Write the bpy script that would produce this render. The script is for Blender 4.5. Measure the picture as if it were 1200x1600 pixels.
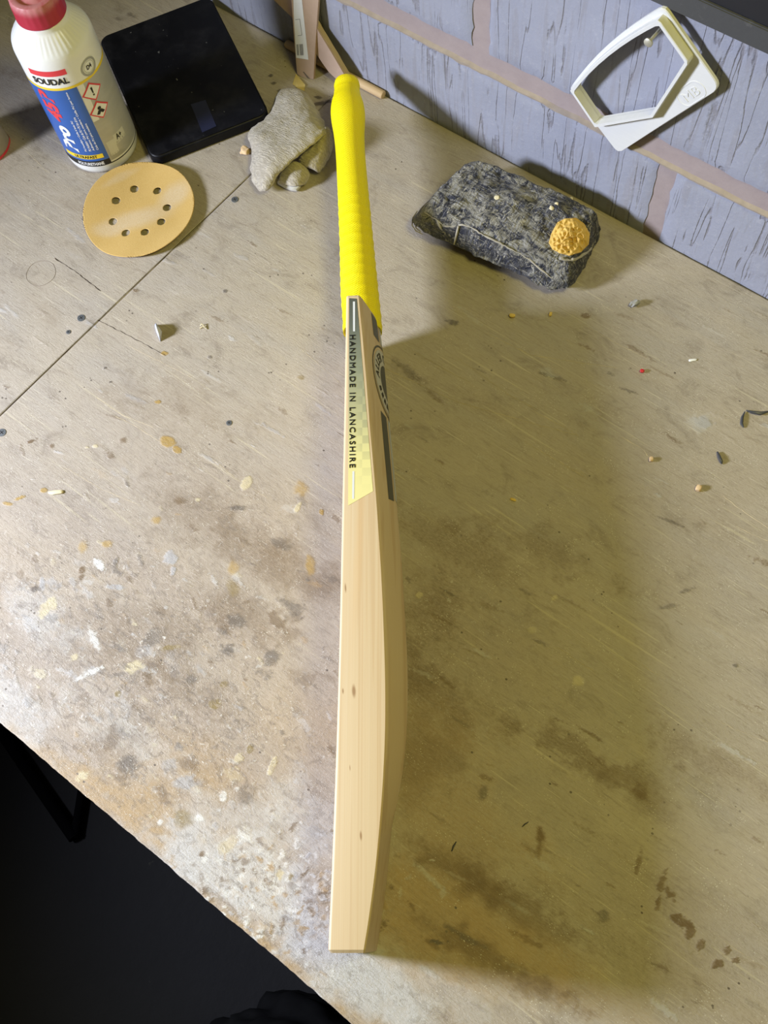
import bpy, bmesh, math, random
import numpy as np
from mathutils import Vector, Matrix, noise as mnoise

for o in list(bpy.data.objects):
    bpy.data.objects.remove(o)
S = bpy.context.scene
COL = S.collection
rnd = random.Random(7)

# ---------------------------------------------------------------- camera
F_PX, H_CAM = 1632.64, 0.9252
RM = np.array([[0.7965, -0.5361, 0.2795], [0.5999, 0.7584, -0.2549], [-0.0754, 0.3707, 0.9257]])
U_, _, Vt_ = np.linalg.svd(RM)
RM = U_ @ Vt_
cam = bpy.data.cameras.new('camera')
cam.sensor_fit = 'HORIZONTAL'
cam.sensor_width = 36.0
cam.lens = 36.0 * F_PX / 1200.0
cam.clip_start = 0.01
camo = bpy.data.objects.new('camera', cam)
COL.objects.link(camo)
camo.matrix_world = Matrix.Translation((0, 0, H_CAM)) @ Matrix(RM.tolist()).to_4x4()
S.camera = camo

# ---------------------------------------------------------------- world, lights, exposure
S.view_settings.view_transform = 'Standard'
S.view_settings.look = 'None'
S.view_settings.exposure = 0.0
S.view_settings.gamma = 1.0
S.view_settings.use_curve_mapping = False
W = bpy.data.worlds.new('world')
S.world = W
W.use_nodes = True
W.node_tree.nodes['Background'].inputs[0].default_value = (0.50, 0.46, 0.30, 1)
W.node_tree.nodes['Background'].inputs[1].default_value = 0.10


def area(name, loc, target, size, power, col):
    l = bpy.data.lights.new(name, 'AREA')
    l.shape = 'DISK'
    l.size = size
    l.energy = power
    l.color = col
    o = bpy.data.objects.new(name, l)
    COL.objects.link(o)
    o.location = loc
    o.rotation_euler = (Vector(target) - Vector(loc)).to_track_quat('-Z', 'Y').to_euler()
    return o


def spot(name, loc, target, radius, angle, blend, power, col):
    l = bpy.data.lights.new(name, 'SPOT')
    l.spot_size = math.radians(angle)
    l.spot_blend = blend
    l.shadow_soft_size = radius
    l.energy = power
    l.color = col
    o = bpy.data.objects.new(name, l)
    COL.objects.link(o)
    o.location = loc
    o.rotation_euler = (Vector(target) - Vector(loc)).to_track_quat('-Z', 'Y').to_euler()
    return o


spot('work_lamp_light', (-1.28, -0.66, 0.66), (-0.12, 0.10, 0.0), 0.13, 86, 1.0, 225.0, (0.80, 0.86, 1.0))
area('ceiling_lamp_light', (0.32, 0.38, 1.45), (-0.05, 0.30, 0.0), 0.40, 10.3, (1.0, 0.90, 0.24))

YW = 0.6648          # face of the block wall
YF = -0.1126         # front edge of the bench


def P(px, py, z=0.0):
    """point of the bench (or of height z above it) seen at a place in the photo"""
    d = RM @ np.array([(px - 600) / F_PX, -(py - 800) / F_PX, -1.0])
    t = (z - H_CAM) / d[2]
    return Vector((t * d[0], t * d[1], z))


def PW(px, py, y=YW):
    """point of the wall plane (or of a plane parallel to it)"""
    d = RM @ np.array([(px - 600) / F_PX, -(py - 800) / F_PX, -1.0])
    t = y / d[1]
    return Vector((t * d[0], y, H_CAM + t * d[2]))


# ---------------------------------------------------------------- node helpers
class NT:
    def __init__(s, name, rough=0.6, spec=0.4, metal=0.0):
        s.m = bpy.data.materials.new(name)
        s.m.use_nodes = True
        s.t = s.m.node_tree
        s.b = s.t.nodes['Principled BSDF']
        s.b.inputs['Roughness'].default_value = rough
        s.b.inputs['Specular IOR Level'].default_value = spec
        s.b.inputs['Metallic'].default_value = metal
        s._c = None

    def n(s, ty, **kw):
        x = s.t.nodes.new(ty)
        for k, v in kw.items():
            setattr(x, k, v)
        return x

    def set(s, sock, v):
        if v is None:
            return
        if hasattr(v, 'is_output'):
            s.t.links.new(v, sock)
        else:
            if hasattr(sock.default_value, '__len__') and not hasattr(v, '__len__'):
                v = [v] * len(sock.default_value)
            if hasattr(v, '__len__') and len(v) == 3 and len(sock.default_value) == 4:
                v = tuple(v) + (1,)
            sock.default_value = v

    @property
    def obj(s):
        if s._c is None:
            s._c = s.n('ShaderNodeTexCoord')
        return s._c.outputs['Object']

    @property
    def uv(s):
        s.obj
        return s._c.outputs['UV']

    def map(s, vec, scale=(1, 1, 1), rot=(0, 0, 0), loc=(0, 0, 0)):
        m = s.n('ShaderNodeMapping')
        s.set(m.inputs['Vector'], vec)
        m.inputs['Scale'].default_value = scale
        m.inputs['Rotation'].default_value = rot
        m.inputs['Location'].default_value = loc
        return m.outputs[0]

    def noise(s, vec, scale=5, detail=3, rough=0.55, dist=0.0, col=False):
        m = s.n('ShaderNodeTexNoise')
        s.set(m.inputs['Vector'], vec)
        m.inputs['Scale'].default_value = scale
        m.inputs['Detail'].default_value = detail
        m.inputs['Roughness'].default_value = rough
        m.inputs['Distortion'].default_value = dist
        return m.outputs['Color' if col else 'Fac']

    def vor(s, vec, scale=5, feature='F1', out='Distance', rand=1.0):
        m = s.n('ShaderNodeTexVoronoi', feature=feature)
        s.set(m.inputs['Vector'], vec)
        m.inputs['Scale'].default_value = scale
        m.inputs['Randomness'].default_value = rand
        return m.outputs[out]

    def ramp(s, fac, lo, hi, a=0.0, b=1.0):
        m = s.n('ShaderNodeMapRange')
        m.interpolation_type = 'SMOOTHSTEP'
        s.set(m.inputs['Value'], fac)
        m.inputs['From Min'].default_value = lo
        m.inputs['From Max'].default_value = hi
        m.inputs['To Min'].default_value = a
        m.inputs['To Max'].default_value = b
        return m.outputs[0]

    def math(s, op, a, b=0.0, c=None):
        m = s.n('ShaderNodeMath', operation=op)
        s.set(m.inputs[0], a)
        s.set(m.inputs[1], b)
        if c is not None:
            s.set(m.inputs[2], c)
        return m.outputs[0]

    def mix(s, fac, a, b, mode='MIX'):
        m = s.n('ShaderNodeMix', data_type='RGBA', blend_type=mode)
        s.set(m.inputs[0], fac)
        s.set(m.inputs[6], a)
        s.set(m.inputs[7], b)
        return m.outputs[2]

    def sep(s, vec):
        m = s.n('ShaderNodeSeparateXYZ')
        s.set(m.inputs[0], vec)
        return m.outputs

    def blob(s, vec, x, y, rx, ry, ang=0.0, soft=0.5, wob=0.0):
        """soft mask of a stain with a place of its own on the surface"""
        v = vec
        if wob:
            c = s.noise(vec, 30, 3, 0.6, col=True)
            va = s.n('ShaderNodeVectorMath', operation='MULTIPLY_ADD')
            s.set(va.inputs[0], c)
            va.inputs[1].default_value = (wob, wob, 0)
            s.set(va.inputs[2], vec)
            v = va.outputs[0]
            x += wob / 2
            y += wob / 2
        m = s.n('ShaderNodeMapping', vector_type='TEXTURE')
        s.set(m.inputs['Vector'], v)
        m.inputs['Location'].default_value = (x, y, 0)
        m.inputs['Rotation'].default_value = (0, 0, ang)
        m.inputs['Scale'].default_value = (rx, ry, 1000)
        l = s.n('ShaderNodeVectorMath', operation='LENGTH')
        s.set(l.inputs[0], m.outputs[0])
        return s.ramp(l.outputs['Value'], 1.0 + soft, 1.0 - soft)

    def col(s, c):
        s.set(s.b.inputs['Base Color'], c)

    def rough(s, c):
        s.set(s.b.inputs['Roughness'], c)

    def bump(s, h, strength=0.3, dist=0.001):
        m = s.n('ShaderNodeBump')
        m.inputs['Strength'].default_value = strength
        m.inputs['Distance'].default_value = dist
        s.set(m.inputs['Height'], h)
        s.t.links.new(m.outputs[0], s.b.inputs['Normal'])


def flat(name, col, rough=0.5, spec=0.4, metal=0.0, vary=0.08, scale=60):
    k = NT(name, rough, spec, metal)
    f = k.noise(k.obj, scale, 3)
    k.col(k.mix(f, tuple(max(0, c * (1 - vary)) for c in col), tuple(min(1, c * (1 + vary)) for c in col)))
    return k.m


# ---------------------------------------------------------------- mesh helpers
def tag(o, label=None, cat=None, group=None, kind=None):
    if label:
        o['label'] = label
    if cat:
        o['category'] = cat
    if group:
        o['group'] = group
    if kind:
        o['kind'] = kind
    return o


def empty(name, loc=(0, 0, 0), rz=0.0):
    o = bpy.data.objects.new(name, None)
    o.empty_display_size = 0.02
    COL.objects.link(o)
    o.location = loc
    o.rotation_euler = (0, 0, rz)
    return o


def mk(name, verts, faces, mat, parent=None, smooth=True, angle=40, uvs=None):
    me = bpy.data.meshes.new(name)
    me.from_pydata([tuple(v) for v in verts], [], faces)
    me.update()
    bm = bmesh.new()
    bm.from_mesh(me)
    bmesh.ops.recalc_face_normals(bm, faces=bm.faces)
    bm.to_mesh(me)
    bm.free()
    if mat:
        me.materials.append(mat)
    if smooth:
        for p in me.polygons:
            p.use_smooth = True
        me.set_sharp_from_angle(angle=math.radians(angle))
    if uvs is not None:
        l = me.uv_layers.new(name='UVMap')
        for lp in me.loops:
            l.data[lp.index].uv = uvs[lp.vertex_index]
    o = bpy.data.objects.new(name, me)
    COL.objects.link(o)
    o.parent = parent
    return o


def box(name, x0, x1, y0, y1, z0, z1, mat, parent=None, bevel=0.0):
    bm = bmesh.new()
    bmesh.ops.create_cube(bm, size=1)
    for v in bm.verts:
        v.co = Vector(((x0 + x1) / 2 + v.co.x * (x1 - x0), (y0 + y1) / 2 + v.co.y * (y1 - y0), (z0 + z1) / 2 + v.co.z * (z1 - z0)))
    if bevel:
        bmesh.ops.bevel(bm, geom=bm.edges[:], offset=bevel, segments=2, affect='EDGES')
    me = bpy.data.meshes.new(name)
    bm.to_mesh(me)
    bm.free()
    me.materials.append(mat)
    o = bpy.data.objects.new(name, me)
    COL.objects.link(o)
    o.parent = parent
    return o


def prism(name, pts, d, mat, parent=None, bevel=0.0, smooth=False, segs=2):
    """pts: planar 3-D outline, d: extrusion vector"""
    bm = bmesh.new()
    a = [bm.verts.new(p) for p in pts]
    b = [bm.verts.new(Vector(p) + Vector(d)) for p in pts]
    bm.faces.new(a)
    bm.faces.new(b[::-1])
    n = len(pts)
    for i in range(n):
        bm.faces.new((a[i], a[(i + 1) % n], b[(i + 1) % n], b[i]))
    bmesh.ops.recalc_face_normals(bm, faces=bm.faces)
    if bevel:
        bmesh.ops.bevel(bm, geom=[e for e in bm.edges if e.calc_face_angle(0) > 0.5], offset=bevel, segments=segs, affect='EDGES')
    me = bpy.data.meshes.new(name)
    bm.to_mesh(me)
    bm.free()
    me.materials.append(mat)
    if smooth:
        for p in me.polygons:
            p.use_smooth = True
        me.set_sharp_from_angle(angle=math.radians(35))
    o = bpy.data.objects.new(name, me)
    COL.objects.link(o)
    o.parent = parent
    return o


def tube(name, pts, rad, mat, parent=None, seg=12, caps=True, flatz=1.0):
    pts = [Vector(p) for p in pts]
    rads = rad if hasattr(rad, '__len__') else [rad] * len(pts)
    vs, fs = [], []
    up0 = Vector((0, 0, 1))
    for i, p in enumerate(pts):
        t = (pts[min(i + 1, len(pts) - 1)] - pts[max(i - 1, 0)]).normalized()
        u = up0 if abs(t.dot(up0)) < 0.95 else Vector((1, 0, 0))
        s = t.cross(u).normalized()
        w = s.cross(t).normalized()
        for k in range(seg):
            a = 2 * math.pi * k / seg
            vs.append(p + s * math.cos(a) * rads[i] + w * math.sin(a) * rads[i] * flatz)
    for i in range(len(pts) - 1):
        for k in range(seg):
            fs.append((i * seg + k, i * seg + (k + 1) % seg, (i + 1) * seg + (k + 1) % seg, (i + 1) * seg + k))
    if caps:
        fs.append(tuple(range(seg))[::-1])
        fs.append(tuple((len(pts) - 1) * seg + k for k in range(seg)))
    return mk(name, vs, fs, mat, parent)


def lathe(name, prof, mat, parent=None, seg=64, cap=True, fn=None):
    vs, fs = [], []
    for i, (r, z) in enumerate(prof):
        for k in range(seg):
            a = 2 * math.pi * k / seg
            rr = r + (fn(i, a) if fn else 0)
            vs.append((rr * math.cos(a), rr * math.sin(a), z))
    for i in range(len(prof) - 1):
        for k in range(seg):
            fs.append((i * seg + k, i * seg + (k + 1) % seg, (i + 1) * seg + (k + 1) % seg, (i + 1) * seg + k))
    if cap:
        fs.append(tuple(range(seg))[::-1])
        fs.append(tuple((len(prof) - 1) * seg + k for k in range(seg)))
    return mk(name, vs, fs, mat, parent, angle=35)


def text_geo(txt, size, bold=0.0, shear=0.0, align='LEFT', spacing=1.0):
    cu = bpy.data.curves.new('lettering', 'FONT')
    cu.body = txt
    cu.size = size
    cu.offset = bold
    cu.shear = shear
    cu.align_x = align
    cu.space_character = spacing
    cu.resolution_u = 3
    ob = bpy.data.objects.new('lettering', cu)
    COL.objects.link(ob)
    dg = bpy.context.evaluated_depsgraph_get()
    dg.update()
    me = bpy.data.meshes.new_from_object(ob.evaluated_get(dg))
    vs = [v.co.copy() for v in me.vertices]
    fs = [tuple(p.vertices) for p in me.polygons]
    bpy.data.objects.remove(ob)
    bpy.data.curves.remove(cu)
    bpy.data.meshes.remove(me)
    return vs, fs


def fit(vs, w=None, h=None):
    """scale lettering to a width and height, lower left corner at the origin"""
    x0 = min(v.x for v in vs); x1 = max(v.x for v in vs)
    y0 = min(v.y for v in vs); y1 = max(v.y for v in vs)
    sx = w / (x1 - x0) if w else None
    sy = h / (y1 - y0) if h else None
    sx = sx or sy
    sy = sy or sx
    return [((v.x - x0) * sx, (v.y - y0) * sy) for v in vs]


def sn(p, s, o=(0, 0, 0), octaves=3):
    return mnoise.fractal(Vector((p[0] * s + o[0], p[1] * s + o[1], p[2] * s + o[2])), 0.9, 2.0, octaves)


# ================================================================ SETTING
# ---- bench top material
def bench_material(name, seed):
    k = NT(name, 0.55, 0.35)
    o = k.obj
    g1 = k.noise(k.map(o, (4.0, 60, 20), loc=(seed, 0, 0)), 1.0, 4, 0.6, 0.6)       # broad grain along the wall
    g2 = k.noise(k.map(o, (36, 480, 40), rot=(0, 0, 0.05), loc=(seed, 3, 0)), 1.0, 4, 0.7, 0.6)
    g4 = k.noise(k.map(o, (130, 1500, 40), rot=(0, 0, 0.02), loc=(seed, 6, 0)), 1.0, 3, 0.7, 0.4)
    big = k.noise(k.map(o, (5, 9, 5), loc=(seed, 1, 0)), 1.0, 4, 0.6, 0.5)
    blot = k.noise(k.map(o, (22, 38, 16), loc=(1, seed, 0)), 1.0, 5, 0.74, 0.8)
    fine = k.noise(k.map(o, (300, 620, 90), rot=(0, 0, 0.1)), 1.0, 5, 0.8, 0.5)
    c = k.mix(k.ramp(big, 0.30, 0.70), (0.420, 0.362, 0.290), (0.395, 0.353, 0.312))
    c = k.mix(k.ramp(g1, 0.35, 0.70, 0.0, 0.55), c, (0.42, 0.36, 0.285))
    c = k.mix(k.ramp(g2, 0.50, 0.74, 0.0, 0.40), c, (0.20, 0.155, 0.115))
    c = k.mix(k.ramp(g2, 0.42, 0.26, 0.0, 0.30), c, (0.50, 0.44, 0.365))
    c = k.mix(k.ramp(g4, 0.52, 0.74, 0.0, 0.30), c, (0.19, 0.15, 0.115))
    c = k.mix(k.ramp(g4, 0.44, 0.26, 0.0, 0.28), c, (0.56, 0.50, 0.43))
    c = k.mix(k.ramp(blot, 0.50, 0.74, 0.0, 0.55), c, (0.185, 0.150, 0.118))
    c = k.mix(k.ramp(blot, 0.46, 0.28, 0.0, 0.45), c, (0.47, 0.41, 0.345))
    c = k.mix(k.ramp(fine, 0.52, 0.78, 0.0, 0.6), c, (0.215, 0.175, 0.135))
    # pale scratches along the grain
    s1 = k.noise(k.map(o, (7, 250, 10), rot=(0, 0, 0.03), loc=(2 + seed, 5, 0)), 1.0, 2, 0.5, 0.25)
    c = k.mix(k.ramp(s1, 0.665, 0.70, 0.0, 0.7), c, (0.52, 0.46, 0.35))
    s2 = k.noise(k.map(o, (16, 460, 10), rot=(0, 0, -0.08), loc=(7, seed, 0)), 1.0, 2, 0.5, 0.2)
    c = k.mix(k.ramp(s2, 0.67, 0.71, 0.0, 0.7), c, (0.55, 0.49, 0.40))
    # grimy wear: fine dark, rubbed and chalky flecks where the bench is used most
    wr = k.n('ShaderNodeAttribute', attribute_name='wear').outputs['Fac']
    w1 = k.noise(k.map(o, (75, 130, 60), rot=(0, 0, 0.15), loc=(2, seed, 0)), 1.0, 5, 0.82, 1.0)
    w2 = k.noise(k.map(o, (90, 150, 60), rot=(0, 0, 0.15), loc=(8, seed, 0)), 1.0, 5, 0.82, 1.0)
    w3 = k.noise(k.map(o, (190, 240, 60), loc=(5, seed, 0)), 1.0, 4, 0.8, 1.2)
    c = k.mix(k.math('MULTIPLY', wr, 0.55), c, (0.285, 0.205, 0.150))
    # placed stains, dust and dried spots (stored on the mesh as colour and cover)
    at = k.n('ShaderNodeAttribute', attribute_name='stain')
    cover = at.outputs['Alpha']
    gran = k.math('MULTIPLY', k.math('SUBTRACT', fine, 0.5), k.math('MULTIPLY', k.math('PINGPONG', cover, 0.5), 2.6))
    cov = k.ramp(k.math('ADD', cover, gran), 0.04, 0.96)
    sc = k.mix(k.ramp(g2, 0.50, 0.72, 0.0, 0.5), at.outputs['Color'], k.mix(0.6, at.outputs['Color'], (0.13, 0.105, 0.085)))
    sc = k.mix(k.ramp(g4, 0.46, 0.28, 0.0, 0.30), sc, (0.52, 0.46, 0.39))
    c = k.mix(cov, c, k.mix(k.ramp(fine, 0.35, 0.75, 0.0, 0.45), sc, k.mix(0.5, sc, (0.20, 0.17, 0.14))))
    h = k.math('ADD', k.math('MULTIPLY', k.math('ADD', g2, g4), -0.4), k.math('MULTIPLY', fine, -0.9))
    h = k.math('ADD', h, k.math('MULTIPLY', cov, 0.8))
    c = k.mix(k.math('MULTIPLY', wr, k.ramp(w1, 0.51, 0.60, 0, 0.62)), c, (0.165, 0.135, 0.112))
    c = k.mix(k.math('MULTIPLY', wr, k.ramp(w2, 0.52, 0.61, 0, 0.52)), c, (0.47, 0.395, 0.325))
    c = k.mix(k.math('MULTIPLY', wr, k.ramp(w3, 0.60, 0.68, 0, 0.85)), c, (0.68, 0.66, 0.63))
    h = k.math('ADD', h, k.math('MULTIPLY', wr, k.math('ADD', w2, k.math('MULTIPLY', w3, 1.5))))
    # specks of dust, glue and filler everywhere; pale ones also paint in glints
    sp = k.vor(k.map(o, (1, 1.9, 1), rot=(0, 0, 0.5)), 330, 'F1')
    spn = k.noise(o, 37, 3, 0.6)
    c = k.mix(k.math('MULTIPLY', k.ramp(sp, 0.20, 0.12), k.ramp(spn, 0.50, 0.62)), c, (0.66, 0.62, 0.55))
    sp2 = k.vor(k.map(o, (1, 1.2, 1), loc=(3, 1, 0)), 110, 'F1')
    spn2 = k.noise(k.map(o, loc=(4, 1, 0)), 23, 3, 0.6)
    c = k.mix(k.math('MULTIPLY', k.ramp(sp2, 0.15, 0.10), k.ramp(spn2, 0.56, 0.64)), c, (0.13, 0.105, 0.085))
    k.col(c)
    k.rough(k.ramp(blot, 0.35, 0.7, 0.60, 0.40))
    k.bump(h, 0.6, 0.0010)
    return k.m


M_BENCH = bench_material('worn_plywood', 0.0)
M_BENCH2 = bench_material('worn_plywood_far', 4.3)
M_FLOOR = NT('black_floor', 0.7, 0.2)
f_ = M_FLOOR.noise(M_FLOOR.obj, 9, 6, 0.7)
f2_ = M_FLOOR.noise(M_FLOOR.map(M_FLOOR.obj, loc=(3, 3, 0)), 26, 3, 0.6)
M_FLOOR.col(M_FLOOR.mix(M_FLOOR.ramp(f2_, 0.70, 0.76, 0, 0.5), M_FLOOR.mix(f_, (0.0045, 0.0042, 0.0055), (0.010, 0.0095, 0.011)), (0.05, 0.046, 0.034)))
M_FLOOR.bump(f_, 0.4, 0.004)

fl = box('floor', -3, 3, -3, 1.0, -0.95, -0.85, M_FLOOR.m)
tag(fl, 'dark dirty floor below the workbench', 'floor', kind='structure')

# ---- block wall
kb = NT('painted_blockwork', 0.75, 0.25)
ob_ = kb.obj
st = kb.noise(kb.map(ob_, (45, 45, 6), rot=(0, 0.12, 0)), 1.0, 4, 0.6, 0.5)
st2 = kb.noise(kb.map(ob_, (85, 85, 5.0), rot=(0, 0.14, 0), loc=(3, 0, 1)), 1.0, 1.5, 0.5, 0.35)
gate = kb.noise(kb.map(ob_, (22, 22, 14), loc=(1, 2, 3)), 1.0, 3, 0.6)
lg = kb.noise(ob_, 9, 5, 0.6)
fn_ = kb.noise(ob_, 190, 4, 0.65)
c = kb.mix(lg, (0.262, 0.272, 0.340), (0.330, 0.338, 0.405))
st3 = kb.noise(kb.map(ob_, (130, 130, 11), rot=(0, 0.15, 0), loc=(9, 0, 1)), 1.0, 3, 0.6, 0.5)
c = kb.mix(kb.ramp(st3, 0.53, 0.66, 0, 0.35), c, (0.24, 0.225, 0.24))
c = kb.mix(kb.ramp(st, 0.55, 0.68, 0, 0.40), c, (0.29, 0.275, 0.30))
line = kb.math('ABSOLUTE', kb.math('SUBTRACT', st2, 0.5))
fz = kb.math('ADD', line, kb.math('MULTIPLY', kb.math('SUBTRACT', fn_, 0.5), 0.05))
lm = kb.math('MULTIPLY', kb.ramp(fz, 0.030, 0.000), kb.ramp(gate, 0.38, 0.56))
c = kb.mix(kb.math('MULTIPLY', lm, 0.6), c, (0.17, 0.155, 0.165))
c = kb.mix(kb.ramp(fn_, 0.55, 0.75, 0, 0.30), c, (0.45, 0.445, 0.49))
kb.col(c)
hh = kb.math('ADD', kb.math('MULTIPLY', lm, -1.0), kb.math('MULTIPLY', kb.math('ADD', st, fn_), 0.5))
kb.bump(hh, 0.6, 0.0016)
M_BLOCK = kb.m
kmo = NT('mortar', 0.85, 0.2)
n1 = kmo.noise(kmo.obj, 40, 5, 0.7)
cm = kmo.mix(n1, (0.27, 0.215, 0.215), (0.38, 0.315, 0.305))
kmo.col(cm)
kmo.bump(n1, 0.5, 0.0015)
M_MORTAR = kmo.m
M_LIP = flat('mortar_smear', (0.34, 0.285, 0.235), 0.85, 0.2, vary=0.2, scale=120)

wall = box('wall_back', -1.9, 0.9, YW + 0.0028, YW + 0.11, -0.85, 0.9, M_MORTAR)
tag(wall, 'blue-grey painted concrete block wall behind the bench', 'wall', kind='structure')


def block(x0, x1, z0, z1, seed):
    nx, nz = max(8, int((x1 - x0) / 0.008)), int((z1 - z0) / 0.008)
    vs, fs = [], []
    for j in range(nz + 1):
        for i in range(nx + 1):
            x = x0 + (x1 - x0) * i / nx
            z = z0 + (z1 - z0) * j / nz
            e = min(i, nx - i, j, nz - j)
            dx = dz = 0.0
            if e == 0:
                dx = 0.0025 * sn((x, z, seed), 60)
                dz = 0.0025 * sn((x, z, seed + 9), 60)
            y = YW + (0.0020 if e == 0 else 0.0) + 0.0009 * sn((x, z, seed), 25) + 0.0004 * sn((x, z, 3), 120)
            vs.append((x + dx, y, z + dz))
    w = nx + 1
    for j in range(nz):
        for i in range(nx):
            a = j * w + i
            fs.append((a, a + 1, a + 1 + w, a + w))
    ring = [i for i in range(w)] + [j * w + nx for j in range(1, nz + 1)] + [nz * w + i for i in range(nx - 1, -1, -1)] + [j * w for j in range(nz - 1, 0, -1)]
    b0 = len(vs)
    for r in ring:
        vs.append((vs[r][0], YW + 0.012, vs[r][2]))
    for q in range(len(ring)):
        q2 = (q + 1) % len(ring)
        fs.append((ring[q], ring[q2], b0 + q2, b0 + q))
    return mk('block', vs, fs, M_BLOCK, wall, angle=50)


BL = 0.452
for i in range(-3, 3):
    block(-0.238 + BL * i + 0.009, -0.238 + BL * (i + 1) - 0.011, -0.108, 0.1065, i)
for i in range(-3, 3):
    block(-0.456 + BL * i + 0.009, -0.456 + BL * (i + 1) - 0.011, 0.1315, 0.345, i + 20)
for i in range(-3, 3):
    block(-0.238 + BL * i + 0.009, -0.238 + BL * (i + 1) - 0.011, 0.368, 0.58, i + 40)
# smear of old mortar squeezed out on the lower course
vs, fs = [], []
N = 240
for i in range(N + 1):
    x = -0.95 + 1.2 * i / N
    hgt = 0.0012 + 0.003 * sn((x, 0, 0), 18) + 0.0012 * sn((x, 0, 5), 90)
    zc = 0.1062 + 0.0012 * sn((x, 3, 0), 40)
    out = 0.0012 + 0.0008 * sn((x, 7, 0), 60)
    vs += [(x, YW + 0.003, zc + 0.0030), (x, YW - out, zc + 0.0008), (x, YW - out * 0.6, zc - max(0.0012, hgt)), (x, YW + 0.003, zc - max(0.0012, hgt) - 0.0006)]
for i in range(N):
    for q in range(3):
        a = i * 4 + q
        fs.append((a, a + 1, a + 5, a + 4))
mk('mortar_lip', vs, fs, M_LIP, wall)

# dark painted batten across the wall above the gauge
kd = NT('dark_batten', 0.7, 0.3)
nd = kd.noise(kd.obj, 60, 5, 0.7)
kd.col(kd.mix(kd.ramp(nd, 0.55, 0.75, 0, 0.7), (0.060, 0.060, 0.062), (0.16, 0.155, 0.15)))
kd.bump(nd, 0.5, 0.001)
bt = empty('wall_batten', (0.2, YW, 0.28))
tag(bt, 'dark grey and black batten fixed across the wall above the white gauge', 'batten')
box('front_strip', -0.98, 0.6, -0.007, 0.0015, 0.0, 0.021, kd.m, bt, 0.001)
box('black_board', -0.98, 0.6, -0.0045, 0.0015, 0.021, 0.25, flat('black_board', (0.018, 0.018, 0.022), 0.5, 0.3), bt, 0.001)

# ================================================================ WORKBENCH
bench = empty('workbench', (-0.4, 0.25, -0.85))
tag(bench, 'worn plywood workbench top stained with glue, paint and sanding dust', 'workbench')
LB = Vector((0.4, -0.25, 0.85))     # world -> bench local


def bl(p):
    return Vector(p) + LB


def jx(y):                          # line of the joint between the two sheets
    return -0.6656 + (y - 0.1114) * (0.0219 / 0.3781)


TH = 0.018
# value noise for the stain masks
_rg = np.random.default_rng(11).random((256, 256))


def vnoise(x, y):
    xi, yi = np.floor(x).astype(int), np.floor(y).astype(int)
    fx, fy = x - xi, y - yi
    fx, fy = fx * fx * (3 - 2 * fx), fy * fy * (3 - 2 * fy)
    g = lambda i, j: _rg[i & 255, j & 255]
    return (g(xi, yi) * (1 - fx) + g(xi + 1, yi) * fx) * (1 - fy) + (g(xi, yi + 1) * (1 - fx) + g(xi + 1, yi + 1) * fx) * fy


def fbm(x, y, s, oct_=4):
    a, t, tot = 0.0, 1.0, 0.0
    for i in range(oct_):
        a = a + t * vnoise(x * s + 17 * i, y * s + 31 * i)
        tot += t
        t *= 0.55
        s *= 2.1
    return a / tot - 0.5


SC = {'amber': (0.40, 0.26, 0.07), 'cream': (0.58, 0.50, 0.33), 'white': (0.68, 0.67, 0.65), 'lilac': (0.40, 0.385, 0.39), 'dark': (0.125, 0.105, 0.09),
      'brown': (0.165, 0.105, 0.05), 'olive': (0.25, 0.185, 0.075), 'raw': (0.40, 0.275, 0.14), 'tide': (0.17, 0.115, 0.065), 'dust': (0.52, 0.505, 0.50), 'rub': (0.42, 0.36, 0.295)}


def stain_field(X, Y, spots):
    rgb = np.zeros((len(X), 3))
    al = np.zeros(len(X))
    for (x0, y0, rx, ry, ang, kind, rough, soft, amt) in spots:
        R_ = max(rx, ry) * (1.3 + rough + soft)
        m = np.nonzero((np.abs(X - x0) < R_) & (np.abs(Y - y0) < R_))[0]
        if len(m) == 0:
            continue
        x, y = X[m] - x0, Y[m] - y0
        ca, sa = math.cos(ang), math.sin(ang)
        lx, ly = (x * ca + y * sa) / rx, (-x * sa + y * ca) / ry
        d = np.sqrt(lx * lx + ly * ly)
        rs = min(rx, ry)
        d = d + rough * 2.2 * fbm(X[m] + x0 * 3, Y[m] + y0 * 5, 0.9 / rs) + rough * 0.8 * fbm(X[m], Y[m], 3.0 / rs, 3)
        t = np.clip((1 + soft - d) / (2 * soft), 0, 1)
        a = t * t * (3 - 2 * t) * amt
        c = np.array(SC[kind])
        na = al[m] * (1 - a) + a
        w = np.where(na > 1e-6, a / np.maximum(na, 1e-6), 0)[:, None]
        rgb[m] = rgb[m] * (1 - w) + c * w
        al[m] = na
    return np.concatenate([rgb, al[:, None]], 1)


SPOTS = []


def S_(px, py, rx, ry, ang, kind, rough=0.35, soft=0.25, amt=0.9, world=False):
    """a spot at a place in the photo; radii in photo pixels (or metres), angle in the photo"""
    c0 = P(px, py)
    if not world:
        e = P(px + 1, py) - c0
        sc = e.length
        ang = math.atan2(e.y, e.x) - ang
        rx, ry = rx * sc, ry * sc
    SPOTS.append((c0.x, c0.y, rx, ry, ang, kind, rough, soft, amt))


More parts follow.
